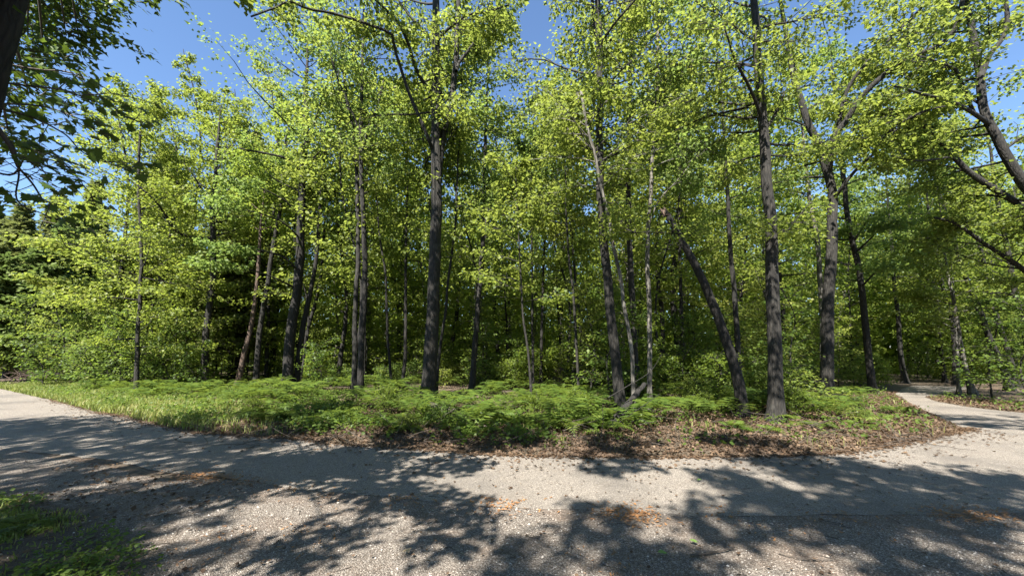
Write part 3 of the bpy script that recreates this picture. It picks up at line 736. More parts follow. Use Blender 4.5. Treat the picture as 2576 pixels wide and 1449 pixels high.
back = [dict(label='dark maple trunk leaning in at the top left corner', path=over_path, r=(.18, .13, .03), name='overhanging_maple'),
        dict(label='tall maple standing behind the viewer at the roadside', path=[(-10.5, -1.5, -.1), (-10.3, -1.6, 4), (-10, -1.8, 8), (-9.6, -2, 13)], r=(.22, .16, .03), name='maple_tree'),
        dict(label='maple directly behind the viewer shading the gravel', path=[(-1.5, -6.5, -.1), (-1.4, -6.2, 4), (-1.0, -5.8, 8), (-.9, -5.5, 13)], r=(.24, .17, .03), name='maple_tree'),
        dict(label='maple behind the viewer shading the middle of the lane', path=[(4.5, -6.0, -.1), (4.5, -5.7, 4), (4.3, -5.4, 8), (4.2, -5.2, 13)], r=(.22, .16, .03), name='maple_tree'),
        dict(label='broad maple behind the viewer shading the junction', path=[(9.5, -4.5, -.1), (9.4, -4.3, 4), (9.3, -4, 8), (9.1, -3.8, 13)], r=(.25, .17, .03), name='maple_tree'),
        dict(label='maple outside the view beside the branch lane', path=[(16.5, -1.0, -.1), (16.3, -1, 4), (16, -1, 8), (15.7, -1, 12)], r=(.2, .15, .03), name='maple_tree')]
blobs = [[] for _ in back]
hdir = np.array(to_sun[:])
for (x, y) in shade_px:
    g = G(x, y)
    best = None
    for _ in range(24):
        z = rng.uniform(5.6, 10.5)
        p = np.array((g[0], g[1], 0)) + hdir * (z / hdir[2])
        if p[1] > 0 and p[2] - EYE < 1.45 * p[1] + .8 and _ < 22 and best is not None: continue
        if p[1] > 0 and p[2] - EYE < 1.45 * p[1] + .8 and _ < 22: continue
        for k, b in enumerate(back):
            t = np.array(b['path'])
            c = np.array([np.interp(z, t[:, 2], t[:, i]) for i in range(2)])
            d = np.hypot(*(p[:2] - c)) + rng.uniform(0, .8)
            if best is None or d < best[0]: best = (d, k, p)
    blobs[best[1]].append((best[2], g))
over = None
for b, bl in zip(back, blobs):
    r = np.random.default_rng(len(bl) + 70)
    t = np.array(b['path']); base = t[0].copy()
    T = thing(b['name'], b['label'], 'tree', tuple(base), 'trees on the near side of the lane')
    q, s = smooth_path(t - base, .3)
    mb = MB(); rr = np.interp(s, [0, .45, 1], b['r']); mb.tube(q, rr * (1 + .4 * np.exp(-q[:, 2] / .2)), 14, .07)
    link('trunk', mb.mesh('trunk', True), M['bark_dark'], T)
    crown, twigs = MB(), MB()
    for p, g in bl:
        p = p - base
        zz = max(3.2, p[2] - 2.2 - .35 * np.hypot(p[0], p[1]))
        a = np.array([np.interp(zz, q[:, 2], q[:, i]) for i in range(3)])
        mid = (a + p) / 2 + np.array((0, 0, .5))
        lp, ls = smooth_path([a, mid, p], .4)
        twigs.tube(lp, .035 - .027 * ls, 5, cap=False)
        sc = min(1.15, (.02 if g[1] < 6 else .07) + (.066 if g[1] < 7 else .085) * g[1])
        for m in range(5):
            az = m * 1.26 + r.normal(0, .3)
            br = branch_path(r, p - np.array((0, 0, .1)), az, r.normal(.1, .3), r.uniform(.35, 1.15) * sc * 1.35, 4)
            foliage(r, br, crown, twigs, 10 + int((38 if sc < .6 else 52) * sc), .14, KITE if sc > .5 else LOBED, True, 3, lo=.0, spread=.8)
    b['T'] = T; b['base'] = base; b['twigs'] = twigs; b['crown'] = crown; b['q'] = q
    if b['name'] == 'overhanging_maple': over = b

# hand-sized leaves of the overhanging maple: each leaf near the viewer an object of its own
def maple_leaf_mesh():
    half = [(0, 0), (.10, -.06), (.30, -.10), (.28, .05), (.62, .06), (.44, .22), (.52, .36), (.34, .38), (.30, .48), (.22, .52), (.20, .70), (.09, .66), (0, 1.0)]
    ol = [(-x, y) for x, y in half[::-1]][:-1] + half[:-1]
    ol = half + [(-x, y) for x, y in half[::-1][1:-1]]
    v = [(y, x, -.10 * abs(x) + .05 * math.sin(4 * y) - .12 * y * y) for x, y in ol]
    c = (.3, 0, .04)
    n = len(v)
    mb = MB(); mb.add(np.array(v + [c]), t=np.array([(i, (i + 1) % n, n) for i in range(n)])[:, ::-1])
    mb.tube([(-.55, .03, .10), (-.25, .01, .06), (0, 0, 0)], [.012, .012, .012], 3, cap=False)
    return mb.mesh('leaf')
def overhang():
    T, base, tw, cr = over['T'], over['base'], over['twigs'], over['crown']
    r = np.random.default_rng(5)
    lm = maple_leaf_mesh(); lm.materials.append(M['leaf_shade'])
    q = over['q']
    # drooping sprays reaching into the picture
    sprays = [(3.6, [(-60, 300), (20, 350), (45, 420), (60, 520), (120, 545), (165, 620)]), (3.5, [(-80, 250), (60, 290), (150, 330), (240, 400), (330, 430)]),
              (3.4, [(-60, 200), (60, 215), (150, 225), (220, 240), (280, 235)]), (3.8, [(-60, 330), (40, 360), (100, 385), (150, 400), (190, 440), (215, 475)]),
              (3.3, [(-60, 420), (30, 440), (60, 400), (130, 455)]), (4.2, [(-80, 140), (60, 170), (160, 180), (220, 215), (330, 300), (360, 270)]),
              (3.5, [(45, 420), (80, 460), (105, 500), (118, 535), (100, 575)]), (3.9, [(-40, 260), (80, 265), (200, 300), (250, 340)])]
    leaf_n = 0
    def put(p, size, hd):
        nonlocal leaf_n
        o = link('leaf', lm, None, T)
        o.location = tuple(p - base)
        o.rotation_euler = (r.normal(0, .5), r.uniform(-.1, .9), hd)
        o.scale = (size, size, size); leaf_n += 1
    for D, path in sprays:
        pts = np.array([W(x, y, D + .35 * math.sin(i * 1.3)) for i, (x, y) in enumerate(path)])
        sp, s = smooth_path(pts, .08)
        tw.tube(sp - base, .011 - .008 * s, 5)
        # join the spray to the trunk
        z0 = max(1.0, sp[0][2] - base[2] + .3)
        a = np.array([np.interp(z0, q[:, 2], q[:, i]) for i in range(3)])
        jp, js = smooth_path([a, (a + sp[0] - base) / 2 + np.array((0, 0, .15)), sp[0] - base], .2)
        tw.tube(jp, .03 - .018 * js, 6, cap=False)
        L = len(sp)
        for i in range(3, L, 3):
            d = sp[min(i + 1, L - 1)] - sp[i - 1]
            az = math.atan2(d[1], d[0])
            for sgn in (-1, 1):
                if r.random() < .25: continue
                sub = branch_path(r, sp[i], az + sgn * r.uniform(.5, 1.2), r.normal(-.1, .25), r.uniform(.12, .42), 4, .0, .5)
                tw.tube(sub - base, np.linspace(.005, .0025, len(sub)), 3, cap=False)
                for k in range(2, len(sub)):
                    if leaf_n < 250 and r.random() < .62:
                        hd = math.atan2(sub[k][1] - sub[k-1][1], sub[k][0] - sub[k-1][0]) + r.normal(0, .8)
                        put(sub[k] + r.normal(0, .03, 3), r.uniform(.075, .125), hd)
    # denser, higher part of the crown in the corner
    for D, x, y, n in [(6.5, 110, 15, 6), (6.5, 205, 35, 6), (6.2, 165, 85, 5), (6.0, 70, 100, 6), (6.8, 265, 0, 3), (6.0, 110, 140, 3), (6.5, 200, 105, 2), (5.5, 30, 180, 5), (7.0, 50, 50, 7), (6.5, 150, -50, 7), (6.5, 270, -70, 6), (6.0, 40, -70, 8),
                       (5.6, -20, 260, 6), (5.5, 20, 330, 5), (6.8, 345, -50, 4), (5.2, 70, 230, 4)]:
        p = W(x, y, D) - base
        a = np.array([np.interp(max(3.5, p[2] - 1.0), q[:, 2], q[:, i]) for i in range(3)])
        lp, ls = smooth_path([a, (a + p) / 2 + np.array((0, 0, .3)), p], .3)
        tw.tube(lp, .03 - .022 * ls, 5, cap=False)
        for m in range(n):
            br = branch_path(r, p, m * 2.4 + r.normal(0, .3), r.normal(.05, .3), r.uniform(.3, .8), 4)
            foliage(r, br, cr, tw, 12, .105, LOBED, True, 4, lo=.0, spread=.7)
    # leafy boughs above and behind that keep the near sprays in shade
    for D, x, y in [(3.5, 60, 300), (3.5, 150, 330), (3.5, 80, 430), (3.4, 150, 230), (3.6, 230, 400), (3.7, 110, 520), (3.5, 20, 380), (6.2, 150, 40), (6.0, 90, 120)]:
        for h in (1.3, 2.4):
            p = W(x, y, D) + hdir * h / hdir[2] - base
            a = np.array([np.interp(max(4., p[2] - 1.0), q[:, 2], q[:, i]) for i in range(3)])
            lp, ls = smooth_path([a, (a + p) / 2 + np.array((0, 0, .3)), p], .3)
            tw.tube(lp, .03 - .022 * ls, 5, cap=False)
            for m in range(6):
                br = branch_path(r, p, m * 2.4 + r.normal(0, .3), r.normal(.05, .3), r.uniform(.3, .7), 4)
                foliage(r, br, cr, tw, 13, .13, LOBED, True, 4, lo=.0, spread=.7)
overhang()
for b in back:
    link('twigs', b['twigs'].mesh('twigs'), M['twig'], b['T'], kind='stuff')
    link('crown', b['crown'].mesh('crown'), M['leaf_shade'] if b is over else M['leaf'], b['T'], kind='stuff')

# ------------------------------------------------------------------ conifers
def make_conifer(name, label, base, H, R, seed, mat='needle', zlo=.12, group=None, gap=.55, dens=1.0):
    r = np.random.default_rng(seed)
    T = thing(name, label, 'tree', base, group)
    z = np.linspace(-.1, H, 14)
    mb = MB(); mb.tube(np.stack([.05 * np.sin(z), .05 * np.cos(z * .7), z], -1), np.linspace(.02 * H * .75, .02, 14), 9, .05)
    link('trunk', mb.mesh('trunk', True), M['bark_dark'], T)
    crown, tw = MB(), MB()
    h = H * zlo
    while h < H - .25:
        t = (h - H * zlo) / (H * (1 - zlo))
        nb = 6 if t < .85 else 4
        L0 = R * (1 - t) ** .8 + .12
        a0 = r.uniform(0, 6)
        for k in range(nb):
            az = a0 + k * 2 * math.pi / nb + r.normal(0, .2)
            L = L0 * r.uniform(.65, 1.15)
            br = branch_path(r, (0, 0, h + r.normal(0, .1)), az, .12 + .35 * t + r.normal(0, .1), L, 6, .2, .5)
            tw.tube(br, np.linspace(.025 * (1 - t) + .008, .005, len(br)), 3, cap=False)
            n = int((20 + 60 * L) * dens)
            u = r.random(n) ** .7 * (len(br) - 1); i = np.minimum(u.astype(int), len(br) - 2)
            pos = br[i] + (br[i + 1] - br[i]) * (u - i)[:, None]
            w = (.10 + .22 * L * (1 - np.abs(u / (len(br) - 1) - .55)))
            lat = r.normal(0, 1, n) * w * .6
            pos = pos + np.stack([-math.sin(az) * lat, math.cos(az) * lat, r.normal(-.04, .06, n)], -1)
            leaves_geo(crown, pos, az + np.sign(lat) * r.uniform(.2, 1.0, n), r.uniform(.20, .42, n), NEEDLE, .4, .05, r)
        h += gap * r.uniform(.7, 1.2) * (1 - .4 * t)
    link('twigs', tw.mesh('twigs'), M['bark_dark'], T, kind='stuff')
    link('crown', crown.mesh('crown'), M[mat], T, kind='stuff')
    return T
def conifer_at(px, D, top_py, R, seed, label, **kw):
    p = W(px, top_py, D)
    return make_conifer('pine_tree', label, (p[0], D, gz(p[0], D)), p[2], R, seed, group='conifers at the left end of the wood', **kw)
conifer_at(-25, 33, 480, 3.4, 81, 'conifer cut by the left edge of the picture behind the shrubs', mat='needle')
conifer_at(62, 31, 512, 3.2, 82, 'pointed blue-green conifer next to the left edge', mat='needle')
conifer_at(150, 36, 490, 3.4, 83, 'wispy grey-green conifer, tallest above the shrubs', mat='needle', dens=.7)
conifer_at(208, 29, 512, 3.0, 84, 'soft pale green conifer beside the yellow tree', mat='larch')
conifer_at(245, 40, 455, 3.4, 85, 'dark conifer tip rising behind the yellow tree', mat='needle')
conifer_at(120, 27, 600, 2.8, 86, 'smaller soft green conifer in front of the taller ones', mat='larch')
conifer_at(425, 26, 372, 2.8, 87, 'tall bluish conifer behind the yellow-green tree', mat='needle', zlo=.25)
conifer_at(640, 27, 330, 2.8, 88, 'sparse dark pine behind the slender stems', mat='needle', zlo=.3, dens=.8)
conifer_at(20, 26, 640, 2.6, 89, 'low feathery conifer above the brush pile', mat='larch')
conifer_at(330, 24, 640, 2.2, 90, 'shaded conifer with drooping boughs under the yellow tree', mat='needle')
conifer_at(600, 24, 560, 2.2, 91, 'thin dark conifer right of the elbow-limbed tree', mat='needle', zlo=.2)

# ------------------------------------------------------------------ background trees sharing prototypes
def proto_tree(seed, H, R, zlo, leaf, bark, nbr, nl, size, r0):
    r = np.random.default_rng(seed)
    p = np.array([(0, 0, -.1), (r.normal(0, .15), r.normal(0, .15), H * .3), (r.normal(0, .4), r.normal(0, .4), H * .65), (r.normal(0, .6), r.normal(0, .6), H)])
    return make_tree('forest_tree', 'proto', 'tree', p, (r0, r0 * .75, r0 * .5, .03), r, 'far', bark, leaf, (), zlo=zlo, R=R, nbr=nbr, nl=nl, ntw=6, size=size, twig_geo=False, sides=8)
protos = [proto_tree(101, 15, 3.0, 3.6, 'leaf', 'bark_dark', 40, 20, .20, .13), proto_tree(102, 17, 3.3, 4.5, 'leaf', 'bark', 42, 20, .21, .16), proto_tree(103, 13, 2.7, 2.6, 'leaf_deep', 'bark_dark', 40, 19, .19, .10),
          proto_tree(104, 18, 3.6, 5.0, 'leaf_deep', 'bark_dark', 42, 20, .22, .18), proto_tree(105, 14, 2.8, 3.0, 'leaf', 'bark_pale', 38, 19, .19, .11), proto_tree(106, 11, 2.4, 1.8, 'leaf_deep', 'bark_dark', 40, 17, .18, .08)]
protos.append(proto_tree(107, 12, 2.0, 4.5, 'leaf', 'bark_dark', 26, 17, .15, .055))
used = [False] * len(protos)
LAND = [(-200, 'the left edge'), (180, 'the soft pale conifer'), (330, 'the yellow-green young tree'), (480, 'the elbow-limbed slim tree'), (600, 'the leaning reddish trunk'), (700, 'the thick dark trunk'), (860, 'the close pair of trunks'),
        (1000, 'the straight thin stem'), (1070, 'the tall central trunk'), (1180, 'the blotched grey trunk'), (1310, 'the bowed sapling trunk'), (1420, 'the slim curving trunk'), (1510, 'the tall black trunk'), (1615, 'the pale grey pole'),
        (1700, 'the broken snag top'), (1830, 'the leaning snag foot'), (1930, 'the pale speckled trunk'), (2060, 'the forked arching tree'), (2180, 'the trunk near the bend'), (2290, 'the lane end'), (2420, 'the bleached verge trunk'), (2530, 'the leaning twin trunks')]
LOOK = ['dark upright', 'grey tall', 'dark short', 'stout dark', 'pale-barked', 'small thin', 'pole-thin']
def land(px):
    return [n for x, n in LAND if x <= px][-1] if px > -200 else LAND[0][1]
def zone(px, k, Y):
    row = 'fairly near' if Y < 34 else ('farther back' if Y < 47 else 'farthest back')
    n = land(px)
    return (f'{LOOK[k]} forest tree {row}, right of {n}', f'far trees right of {n}')
placed = []
nbg = 0
for D0 in [16.5, 19.5] + list(np.arange(23, 62, 3.6)):
    x = -D0 * 1.45
    while x < D0 * 1.45:
        X, Y = x + random.uniform(-1.6, 1.6), D0 + random.uniform(-1.6, 1.6)
        x += 4.3 + .05 * D0
        if wood_side(np.array([X]), np.array([Y]))[0] < 2.0: continue
        px = CX + X / Y * FP
        if px < -150 or px > 2750: continue
        if px < 330 and Y < 48: continue
        k = random.randrange(6) if D0 > 20 else 6
        if D0 < 20 and (px < 560 or wood_side(np.array([X]), np.array([Y]))[0] < 6.5): continue
        if px < 560 and k in (1, 3): k = 5
        lab, grp = zone(px, k, Y)
        sc = random.uniform(.85, 1.15) * (1.12 if px > 620 else .9)
        loc = (X, Y, gz(X, Y))
        if not used[k]:
            used[k] = True; o = protos[k]
            o.location = loc; o.rotation_euler = (0, 0, random.uniform(0, 6)); o.scale = (sc,) * 3; o['label'] = lab; o['group'] = grp
        else:
            o = copy_thing(protos[k], lab, loc, random.uniform(0, 6.28), sc, grp)
        nbg += 1
kb = 0  # unseen tree rows added behind and beside the viewer to block skylight
for row, (Y0, nx) in enumerate([(-13, 10), (-19, 11), (-26, 10)]):
    for c in range(nx):
        X = -36 + 72 * (c + .5 * (row % 2) + .25) / nx
        side = 'left' if X < -12 else ('right' if X > 12 else 'middle')
        copy_thing(protos[kb % 4], 'unseen forest tree added behind the viewer to block skylight, outside the picture', (X, Y0 + random.uniform(-1.5, 1.5), 0), kb * 1.3, random.uniform(.9, 1.1), 'trees behind the viewer'); kb += 1
for k, (X, Y) in enumerate([(-30, -4), (-36, 6), (27, -3), (33, 3), (25, -8), (-26, -8)]):
    copy_thing(protos[k % 4], 'unseen forest tree added beside the clearing to block skylight, outside the picture', (X, Y, 0), k * 1.3, 1.0, 'trees at the sides of the clearing')
print('background trees', nbg)

def far_woods():
    r = np.random.default_rng(9)
    mb = MB()
    n = 85000
    th = r.uniform(-1.15, 1.15, n); D = r.uniform(62, 92, n)
    # clumpy: draw around centres
    nc = 1300
    cth = r.uniform(-1.1, 1.1, nc); cD = r.uniform(50, 85, nc); cz = np.where(np.arange(nc) % 9 < 6, r.random(nc) * 6.5, r.random(nc) ** .8 * 15)
    k = r.integers(0, nc, n)
    X = np.sin(cth[k]) * cD[k] * 1.0 + r.normal(0, 1.7, n); Y = np.cos(cth[k]) * cD[k] + r.normal(0, 1.7, n); Z = np.maximum(.2, cz[k] * (1 - .25 * (cth[k] < -.5)) + r.normal(0, 1.2, n))
    ok = wood_side(X, Y) > 3
    pos = np.stack([X, Y, Z], -1)[ok]
    leaves_geo(mb, pos, r.uniform(0, 6.28, len(pos)), r.uniform(.45, .95, len(pos)), KITE, .7, .2, r)
    o = link('far_woodland', mb.mesh('far_woodland'), M['leaf_deep'], kind='stuff')
    o['label'] = 'mass of green foliage closing the view deep in the wood'; o['category'] = 'woodland'
far_woods()

# ------------------------------------------------------------------ understory saplings and shrubs
def proto_sapling(name, seed, H, R, leaf, nbr, nl, size, cat):
    r = np.random.default_rng(seed)
    T = thing(name, 'proto', cat, (0, 0, 0), 'x')
    p = np.array([(0, 0, -.05), (r.normal(0, .1), r.normal(0, .1), H * .4), (r.normal(0, .2), r.normal(0, .2), H * .75), (r.normal(0, .3), r.normal(0, .3), H)])
    q, s = smooth_path(p, .25)
    mb = MB(); mb.tube(q, .012 + .006 * H * (1 - s), 6)
    link('stem', mb.mesh('stem', True), M['bark'], T)
    cr, tw = MB(), MB()
    for k in range(nbr):
        t = (k + r.random()) / nbr
        z = H * (.12 + .86 * t); i = int(np.argmin(np.abs(q[:, 2] - z)))
        L = R * (1.05 - .65 * t) * r.uniform(.6, 1.2)
        br = branch_path(r, q[i], k * 2.4 + r.normal(0, .4), .15 + .4 * t + r.normal(0, .12), L, 5, .1, .4)
        tw.tube(br, np.linspace(.010, .004, len(br)), 3, cap=False)
        foliage(r, br, cr, tw, nl, size, KITE, True, 5, lo=.2, tilt=.35)
    link('twigs', tw.mesh('twigs'), M['bark'], T, kind='stuff')
    link('foliage', cr.mesh('foliage'), M[leaf], T, kind='stuff')
    return T
saps = [proto_sapling('sapling', 201, 3.6, 1.3, 'leaf_shrub', 22, 12, .12, 'sapling'), proto_sapling('sapling', 202, 5.2, 1.6, 'leaf', 28, 13, .125, 'sapling'),
        proto_sapling('sapling', 203, 6.8, 1.8, 'leaf_deep', 32, 13, .13, 'sapling'), proto_sapling('sapling', 204, 2.4, 1.0, 'leaf_shrub', 18, 11, .11, 'sapling'), proto_sapling('sapling', 205, 4.4, 1.5, 'leaf_deep', 26, 13, .125, 'sapling')]
shrubs = [proto_sapling('shrub', 211, 1.3, .9, 'leaf_shrub', 22, 12, .10, 'shrub'), proto_sapling('shrub', 212, 1.0, .7, 'leaf', 18, 12, .09, 'shrub'), proto_sapling('shrub', 213, 1.8, 1.1, 'leaf_deep', 24, 13, .11, 'shrub')]
fresh = {id(p): True for p in saps + shrubs}
def drop(p, X, Y, sc, lab, grp):
    loc = (X, Y, gz(X, Y))
    if fresh[id(p)]:
        fresh[id(p)] = False
        p.location = loc; p.rotation_euler = (0, 0, random.uniform(0, 6)); p.scale = (sc,) * 3; p['label'] = lab; p['group'] = grp
        return p
    return copy_thing(p, lab, loc, random.uniform(0, 6.28), sc, grp)
SLOOK = {'sapling': ['waist-thin bright', 'tall bright', 'tallest deep-green', 'short bright', 'mid-sized deep-green'], 'shrub': ['rounded bright', 'low bright', 'tall deep-green']}
def szone(px, kind, k=0, D=20.):
    n = land(px)
    row = 'close to the lane' if D < 13 else ('behind the front' if D < 20 else 'deep inside')
    return (f'{SLOOK[kind][k]} {kind} {row}, right of {n}', f'{kind}s right of {n}')
# sunny left edge: a wall of saplings down to the ground
for (px, D, k, sc) in [(20, 24, 1, 1.0), (90, 22, 4, 1.0), (150, 23, 1, 1.1), (215, 20.5, 0, 1.1), (270, 21, 4, 1.1), (310, 19.5, 0, 1.0), (390, 20.5, 4, 1.15), (440, 20, 0, 1.1), (470, 22.5, 1, 1.0), (60, 25, 2, .85), (190, 25.5, 2, .85), (560, 22, 4, .9),
                       (-30, 26, 1, 1), (-80, 28, 2, 1), (120, 21.5, 3, 1.2), (350, 18.4, 3, 1.0), (250, 19, 3, 1.1), (430, 18.6, 3, 1.0), (500, 18.4, 3, .9), (0, 23, 3, 1.2), (280, 24, 2, 1.0), (380, 24, 2, 1.0)]:
    X = (px - CX) / FP * D
    if wood_side(np.array([X]), np.array([D]))[0] < 1.0: continue
    lab, grp = szone(px, 'sapling', k, D)
    drop(saps[k], X, D, sc, lab, grp)
ns = 0
tries = 0
while ns < 92 and tries < 4000:
    tries += 1
    D = 9.2 + 26 * random.random() ** 1.2
    px = random.uniform(560, 2650)
    X = (px - CX) / FP * D
    d = wood_side(np.array([X]), np.array([D]))[0]
    if d < 1.8 or (1490 < px < 1650 and D < 13) or (1600 < px < 1900 and D < 14.5) or (1640 < px < 2000 and D < 11.5) or (2030 < px < 2130 and D < 15.5) or (px < 1080 and d < 10) or (1080 <= px < 1500 and d < 7.5): continue
    if any((X - a) ** 2 + (D - b) ** 2 < 1.3 for a, b in placed): continue
    placed.append((X, D))
    k = random.choice([0, 0, 1, 2, 3, 4]) if D > 13 else random.choice([0, 3, 3, 4])
    lab, grp = szone(px, 'sapling', k, D)
    drop(saps[k], X, D, random.uniform(.75, 1.15), lab, grp); ns += 1
ns = 0; tries = 0
while ns < 70 and tries < 4000:
    tries += 1
    D = 8.6 + 18 * random.random() ** 1.4
    px = random.uniform(-20, 2600)
    X = (px - CX) / FP * D
    d = wood_side(np.array([X]), np.array([D]))[0]
    if d < 1.5 or (px < 1500 and d < 9) or (px > 1950 and d < 3) or (1490 < px < 1650 and D < 12) or (1600 < px < 2000 and D < 12): continue
    if any((X - a) ** 2 + (D - b) ** 2 < .8 for a, b in placed): continue
    placed.append((X, D))
    k = random.randrange(3)
    lab, grp = szone(px, 'shrub', k, D)
    drop(shrubs[k], X, D, random.uniform(.7, 1.1), lab, grp); ns += 1
for i in range(34):
    px = random.uniform(640, 2250); D = G(px, 1135)[1] + random.uniform(1.2, 5.5); X = (px - CX) / FP * D
    if wood_side(np.array([X]), np.array([D]))[0] < 1.2: continue
    if 1490 < px < 1950 and D < 11: continue
    k = i % 3
    n_ = land(px)
    drop(shrubs[k], X, D, random.uniform(.22, .42), f'knee-high {["bright", "fine-leaved", "dark"][k]} shrub in the fern strip right of {n_}', f'knee-high shrubs right of {n_}')
for i, (px, D) in enumerate([(2140, 20), (2170, 21.5), (2200, 22.5), (2225, 24), (2250, 25.5), (2275, 26), (2300, 27.5), (2330, 28), (2190, 25), (2235, 21), (2360, 29), (2160, 24)]):
    X = (px - CX) / FP * D
    if wood_side(np.array([X]), np.array([D]))[0] < 1.0: continue
    if i % 3: drop(shrubs[i % 3], X, D, .9, f'{["bright", "low", "tall"][i % 3]} shrub crowding the far side of the lane bend', 'shrubs behind the lane bend')
    else: drop(saps[3], X, D, 1.0, 'young leafy sapling crowding the far side of the lane bend', 'saplings behind the lane bend')
drop(saps[3], *( (818 - CX) / FP * 17.0, 17.0), .95, 'pale-leaved low bush catching the sun behind the close pair', 'bushes by the close pair')

# ------------------------------------------------------------------ ferns
def frond_geo(r, L=.75, arch=.5, rise=.9):
    """one frond growing along +x from the origin, arching"""
    n = 12
    s = np.linspace(0, 1, n + 1)
    e = rise * (1 - s) - arch * s * 1.5
    dx = np.cos(e) * L / n; dz = np.sin(e) * L / n
    c = np.stack([np.cumsum(dx) - dx[0], np.zeros(n + 1), np.cumsum(dz) - dz[0]], -1)
    V, F = [], []
    def blade(p, d, up, ln, w):
        sd = np.cross(up, d); sd /= np.linalg.norm(sd) + 1e-9
        b = len(V)
        V.extend([p, p + d * ln * .4 + sd * w, p + d * ln + up * (-.12 * ln), p + d * ln * .4 - sd * w])
        F.extend([(b, b + 3, b + 2), (b, b + 2, b + 1)])
    for i in range(3, n + 1):
        t = (i - 3) / (n - 3)
        ln = L * .40 * (1 - t) ** .85 + .02
        tg = np.array((math.cos(e[i]), 0, math.sin(e[i]))); up = np.array((-math.sin(e[i]), 0, math.cos(e[i])))
        for sg in (-1, 1):
            d = tg * .45 + np.array((0, sg, 0)) * .9 + up * (-.10)
            d = d / np.linalg.norm(d)
            blade(c[i], d, up, ln, ln * .10 + .006)
            if ln > .1:
                for f in (.35, .6, .8):
                    for s2 in (-1, 1):
                        d2 = d * .5 + np.cross(up, d) * s2 * .85
                        blade(c[i] + d * ln * f, d2 / np.linalg.norm(d2), up, ln * .30 * (1.15 - f), ln * .05)
    blade(c[-1], np.array((math.cos(e[-1]), 0, math.sin(e[-1]))), np.array((0, 0, 1.0)), .05, .01)
    # stalk as a thin strip
    b = len(V)
    for i in range(n + 1):
        V.append(c[i] + np.array((0, .005, 0))); V.append(c[i] - np.array((0, .005, 0)))
    for i in range(n):
        F.extend([(b + 2 * i, b + 2 * i + 1, b + 2 * i + 3), (b + 2 * i, b + 2 * i + 3, b + 2 * i + 2)])
    return np.array(V), np.array(F)
fr = [frond_geo(rng, .8, .5, 1.0), frond_geo(rng, .7, .35, .8), frond_geo(rng, .9, .65, 1.2)]
def simple_frond(L=.8):
    n = 9; V, F = [], []
    s = np.linspace(0, 1, n + 1); e = 1.3 * (1 - s) - .6 * s
    cx_ = np.cumsum(np.cos(e)) * L / n; cz_ = np.cumsum(np.sin(e)) * L / n
    for i in range(2, n + 1):
        t = (i - 2) / (n - 2); ln = L * .38 * (1 - t) ** .8 + .03
        for sg in (-1, 1):
            b = len(V); p = np.array((cx_[i], 0, cz_[i])); d = np.array((.45, .9 * sg, -.12)) * ln; w = np.array((.035, 0, .01))
            V.extend([p, p + d * .45 + w, p + d, p + d * .45 - w]); F.extend([(b, b + 1, b + 2), (b, b + 2, b + 3)])
    return np.array(V), np.array(F)
SF = [simple_frond(.8), simple_frond(.65)]
fern_meshes = []
for V, F in fr:
    mb = MB(); mb.add(V, t=F); me = mb.mesh('frond'); me.materials.append(M['fern']); fern_meshes.append(me)
def make_fern(X, Y, sc, lab, grp, nf=5):
    T = thing('fern', lab, 'fern', (X, Y, gz(X, Y) - .01), grp, random.uniform(0, 6.28), sc)
    for k in range(nf):
        o = link('frond', fern_meshes[random.randrange(3)], None, T)
        o.rotation_euler = (random.uniform(-.15, .15), random.uniform(-.25, .25), k * 6.283 / nf + random.uniform(-.4, .4))
        o.scale = (random.uniform(.75, 1.1),) * 3
for px, py, sc, lab in [(2060, 1085, .8, 'bracken fern on bare leaf litter in front of the forked trunk'), (2170, 1078, .85, 'pale bracken fern rightmost on the litter bank'), (2260, 1040, .9, 'sunlit bracken fern nearest the bend of the lane'),
                        (2010, 1078, .7, 'small bracken fern right of the pale speckled trunk'), (1840, 1085, .75, 'bracken fern at the foot of the leaning snag'), (1930, 1095, .55, 'little fern in front of the pale speckled trunk'), (2215, 1060, .8, 'arching fern behind the rightmost pale one')]:
    g = G(px, py); make_fern(g[0], g[1], sc, lab, 'ferns on the litter bank')
g = G(55, 1330); make_fern(g[0], g[1], .55, 'dim fern in the shaded grass at the bottom left', 'ferns at the bottom left')
cnt = 0
while cnt < 60:
    px = random.uniform(430, 1560); d = random.uniform(1.1, 3.2)
    gy = G(px, 1130)[1] + random.uniform(1.0, 3.5)
    X = (px - CX) / FP * gy
    if wood_side(np.array([X]), np.array([gy]))[0] < 1.2: continue
    make_fern(X, gy, random.uniform(.7, 1.0), f'bracken fern in the front fern bed before {land(px)}', f'front ferns before {land(px)}'); cnt += 1

